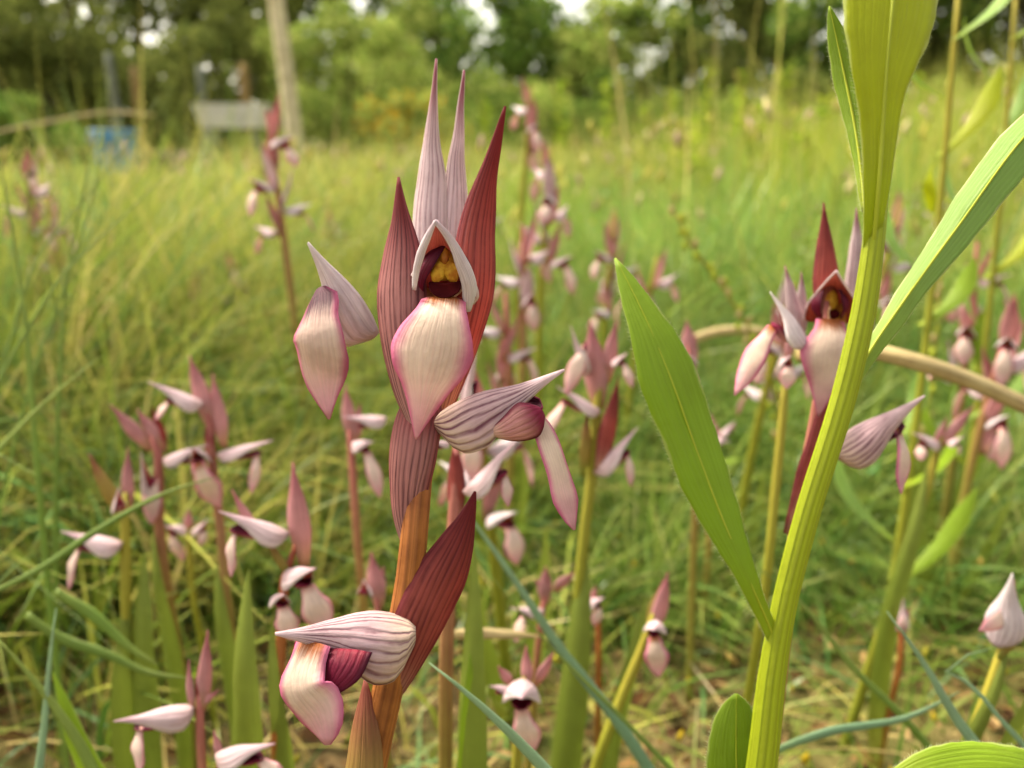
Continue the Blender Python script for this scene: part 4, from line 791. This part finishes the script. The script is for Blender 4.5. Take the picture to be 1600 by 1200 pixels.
def tree(x, y, h, cr, pal, seed, label, n=5500, low=.25, size=.13):
    rr = np.random.default_rng(seed); foot = Vector((x, y, float(gz(x, y)) - .05)); root = tag(empty('tree', foot), label, 'tree', 'trees along the far edge of the meadow')
    top = foot + Vector((rr.normal(0, .3), rr.normal(0, .3), h * .8)); r0 = h * .022
    tr = tube('trunk', [foot, foot.lerp(top, .4) + Vector((rr.normal(0, .15), 0, 0)), top], [(0, r0 * 1.3), (.1, r0), (1, r0 * .25)], 'bark', root, 8, 10)
    nc = 34; cen = []
    for i in range(nc):
        t = low + (1 - low) * (i + rr.random()) / nc; w_ = cr * (math.sin(math.pi * min(1, (t - low) / (1 - low) * .85 + .12)) ** .6)
        a = rr.uniform(0, 6.28); q = w_ * math.sqrt(rr.random()); cen.append((foot.x + math.cos(a) * q, foot.y + math.sin(a) * q, foot.z + h * t))
    cen = np.array(cen)
    for i in range(0, nc, 5):
        e = Vector(cen[i]); s_ = foot.lerp(top, min(.95, max(.15, (e.z - foot.z) / h * .8)))
        tube('limb', [s_, s_.lerp(e, .5) + Z * .1, e], [(0, r0 * .45), (1, r0 * .1)], 'bark', root, 5, 5)
    leaves('crown', cen, rr.uniform(.3, .5, nc) * cr * .75, n, size, pal, seed + 1, root)
    return root
def shrub(x, y, h, cr, pal, seed, label, n=3000, size=.06, bloom=None, group='shrubs at the meadow edge'):
    rr = np.random.default_rng(seed); foot = Vector((x, y, float(gz(x, y)) - .03)); root = tag(empty('shrub', foot), label, 'shrub', group)
    nc = 22; a = rr.uniform(0, 6.28, nc); q = cr * np.sqrt(rr.random(nc)); t = rr.uniform(.12, .9, nc)
    cen = np.stack([x + np.cos(a) * q, y + np.sin(a) * q, foot.z + h * t * (1 - .35 * (q / cr) ** 2)], 1)
    for i in range(0, nc, 4):
        e = Vector(cen[i]); tube('branch', [foot, foot.lerp(e, .5) + Z * .05, e], [(0, .03), (1, .008)], 'bark', root, 5, 4)
    leaves('foliage', cen, rr.uniform(.28, .45, nc) * cr * .8, n, size, pal, seed + 1, root)
    if bloom is not None: leaves('blossom', cen, rr.uniform(.3, .5, nc) * cr * .85, 900, .035, P_YEL, seed + 2, root)
    return root
def gx_(px, D): return (px - 800) / FPX * D
tr_rng = random.Random(3)
for i, (px, D, h, cr, pal, lb) in enumerate([(-120, 13, 2.6, 1.5, P_MID, 'mid-green shrub where the shrub row runs out of frame'), (40, 12.5, 2.4, 1.4, P_DARK, 'dark shrub above the long dry stalk lying on the grass'), (160, 13.5, 3.0, 1.5, P_DARK, 'dark shrub directly behind the dark grey fence post'), (290, 12.8, 2.8, 1.3, P_DARK, 'dark shrub behind the lone grey-green fence post'), (390, 13.2, 3.2, 1.4, P_DARK, 'tall dark shrub behind the grey trough')]):
    shrub(gx_(px, D), D, h, cr, pal, 300 + i, lb, 4200, .07)
for i, (px, D, h, cr, lb) in enumerate([(480, 11.5, 1.9, .9, 'light green shrub right beside the pale stake'), (560, 12.2, 2.3, 1.1, 'light green shrub between the stake and the yellow blossom'), (10, 10.5, 1.0, .9, 'low green shrub beyond the long dry stalk'), (600, 15, 3.0, 1.5, 'large light green shrub rising behind the yellow blossom')]):
    shrub(gx_(px, D), D, h, cr, P_LITE if i != 2 else P_MID, 320 + i, lb, 3200, .06)
shrub(gx_(645, 11), 11, 1.05, .62, P_LITE, 340, 'low shrub covered in yellow blossom behind the large orchid spikes', 1500, .05, True)
TL = ['dark leafy tree at the far edge of the meadow', 'mid-green tree at the far edge of the meadow', 'pale green tree at the far edge of the meadow']
for i, (px, D, h, cr, kk) in enumerate([(-200, 24, 9, 3.4, 0), (40, 22, 8, 3.0, 0), (150, 20, 7.5, 2.8, 0), (260, 23, 8.5, 3.0, 0), (450, 24, 8, 2.8, 0), (600, 26, 7, 2.6, 1), (730, 30, 6.2, 2.6, 1), (850, 32, 5.0, 2.4, 1), (955, 30, 4.6, 2.4, 2), (1060, 31, 6.2, 2.6, 1), (1170, 28, 6.5, 2.8, 0), (1290, 27, 7, 2.8, 1), (1420, 26, 7, 2.8, 1), (1560, 25, 7.5, 3.0, 0), (1740, 26, 8, 3.2, 1)]):
    tree(gx_(px, D), D, h, cr, (P_DARK, P_MID, P_LITE)[kk], 400 + 3 * i, TL[kk], 5200, .12, .16)
for i, px in enumerate([680, 790, 900, 1010, 1110, 1210, 1330, 1480, 1620]):
    D = 20 + 2 * (i % 3); shrub(gx_(px, D), D, 1.7 + .5 * (i % 2), 1.7, (P_MID, P_LITE, P_DARK)[i % 3], 360 + 3 * i, 'rounded bush in the hedge below the far trees', 2600, .10, group='bushes of the far hedge')
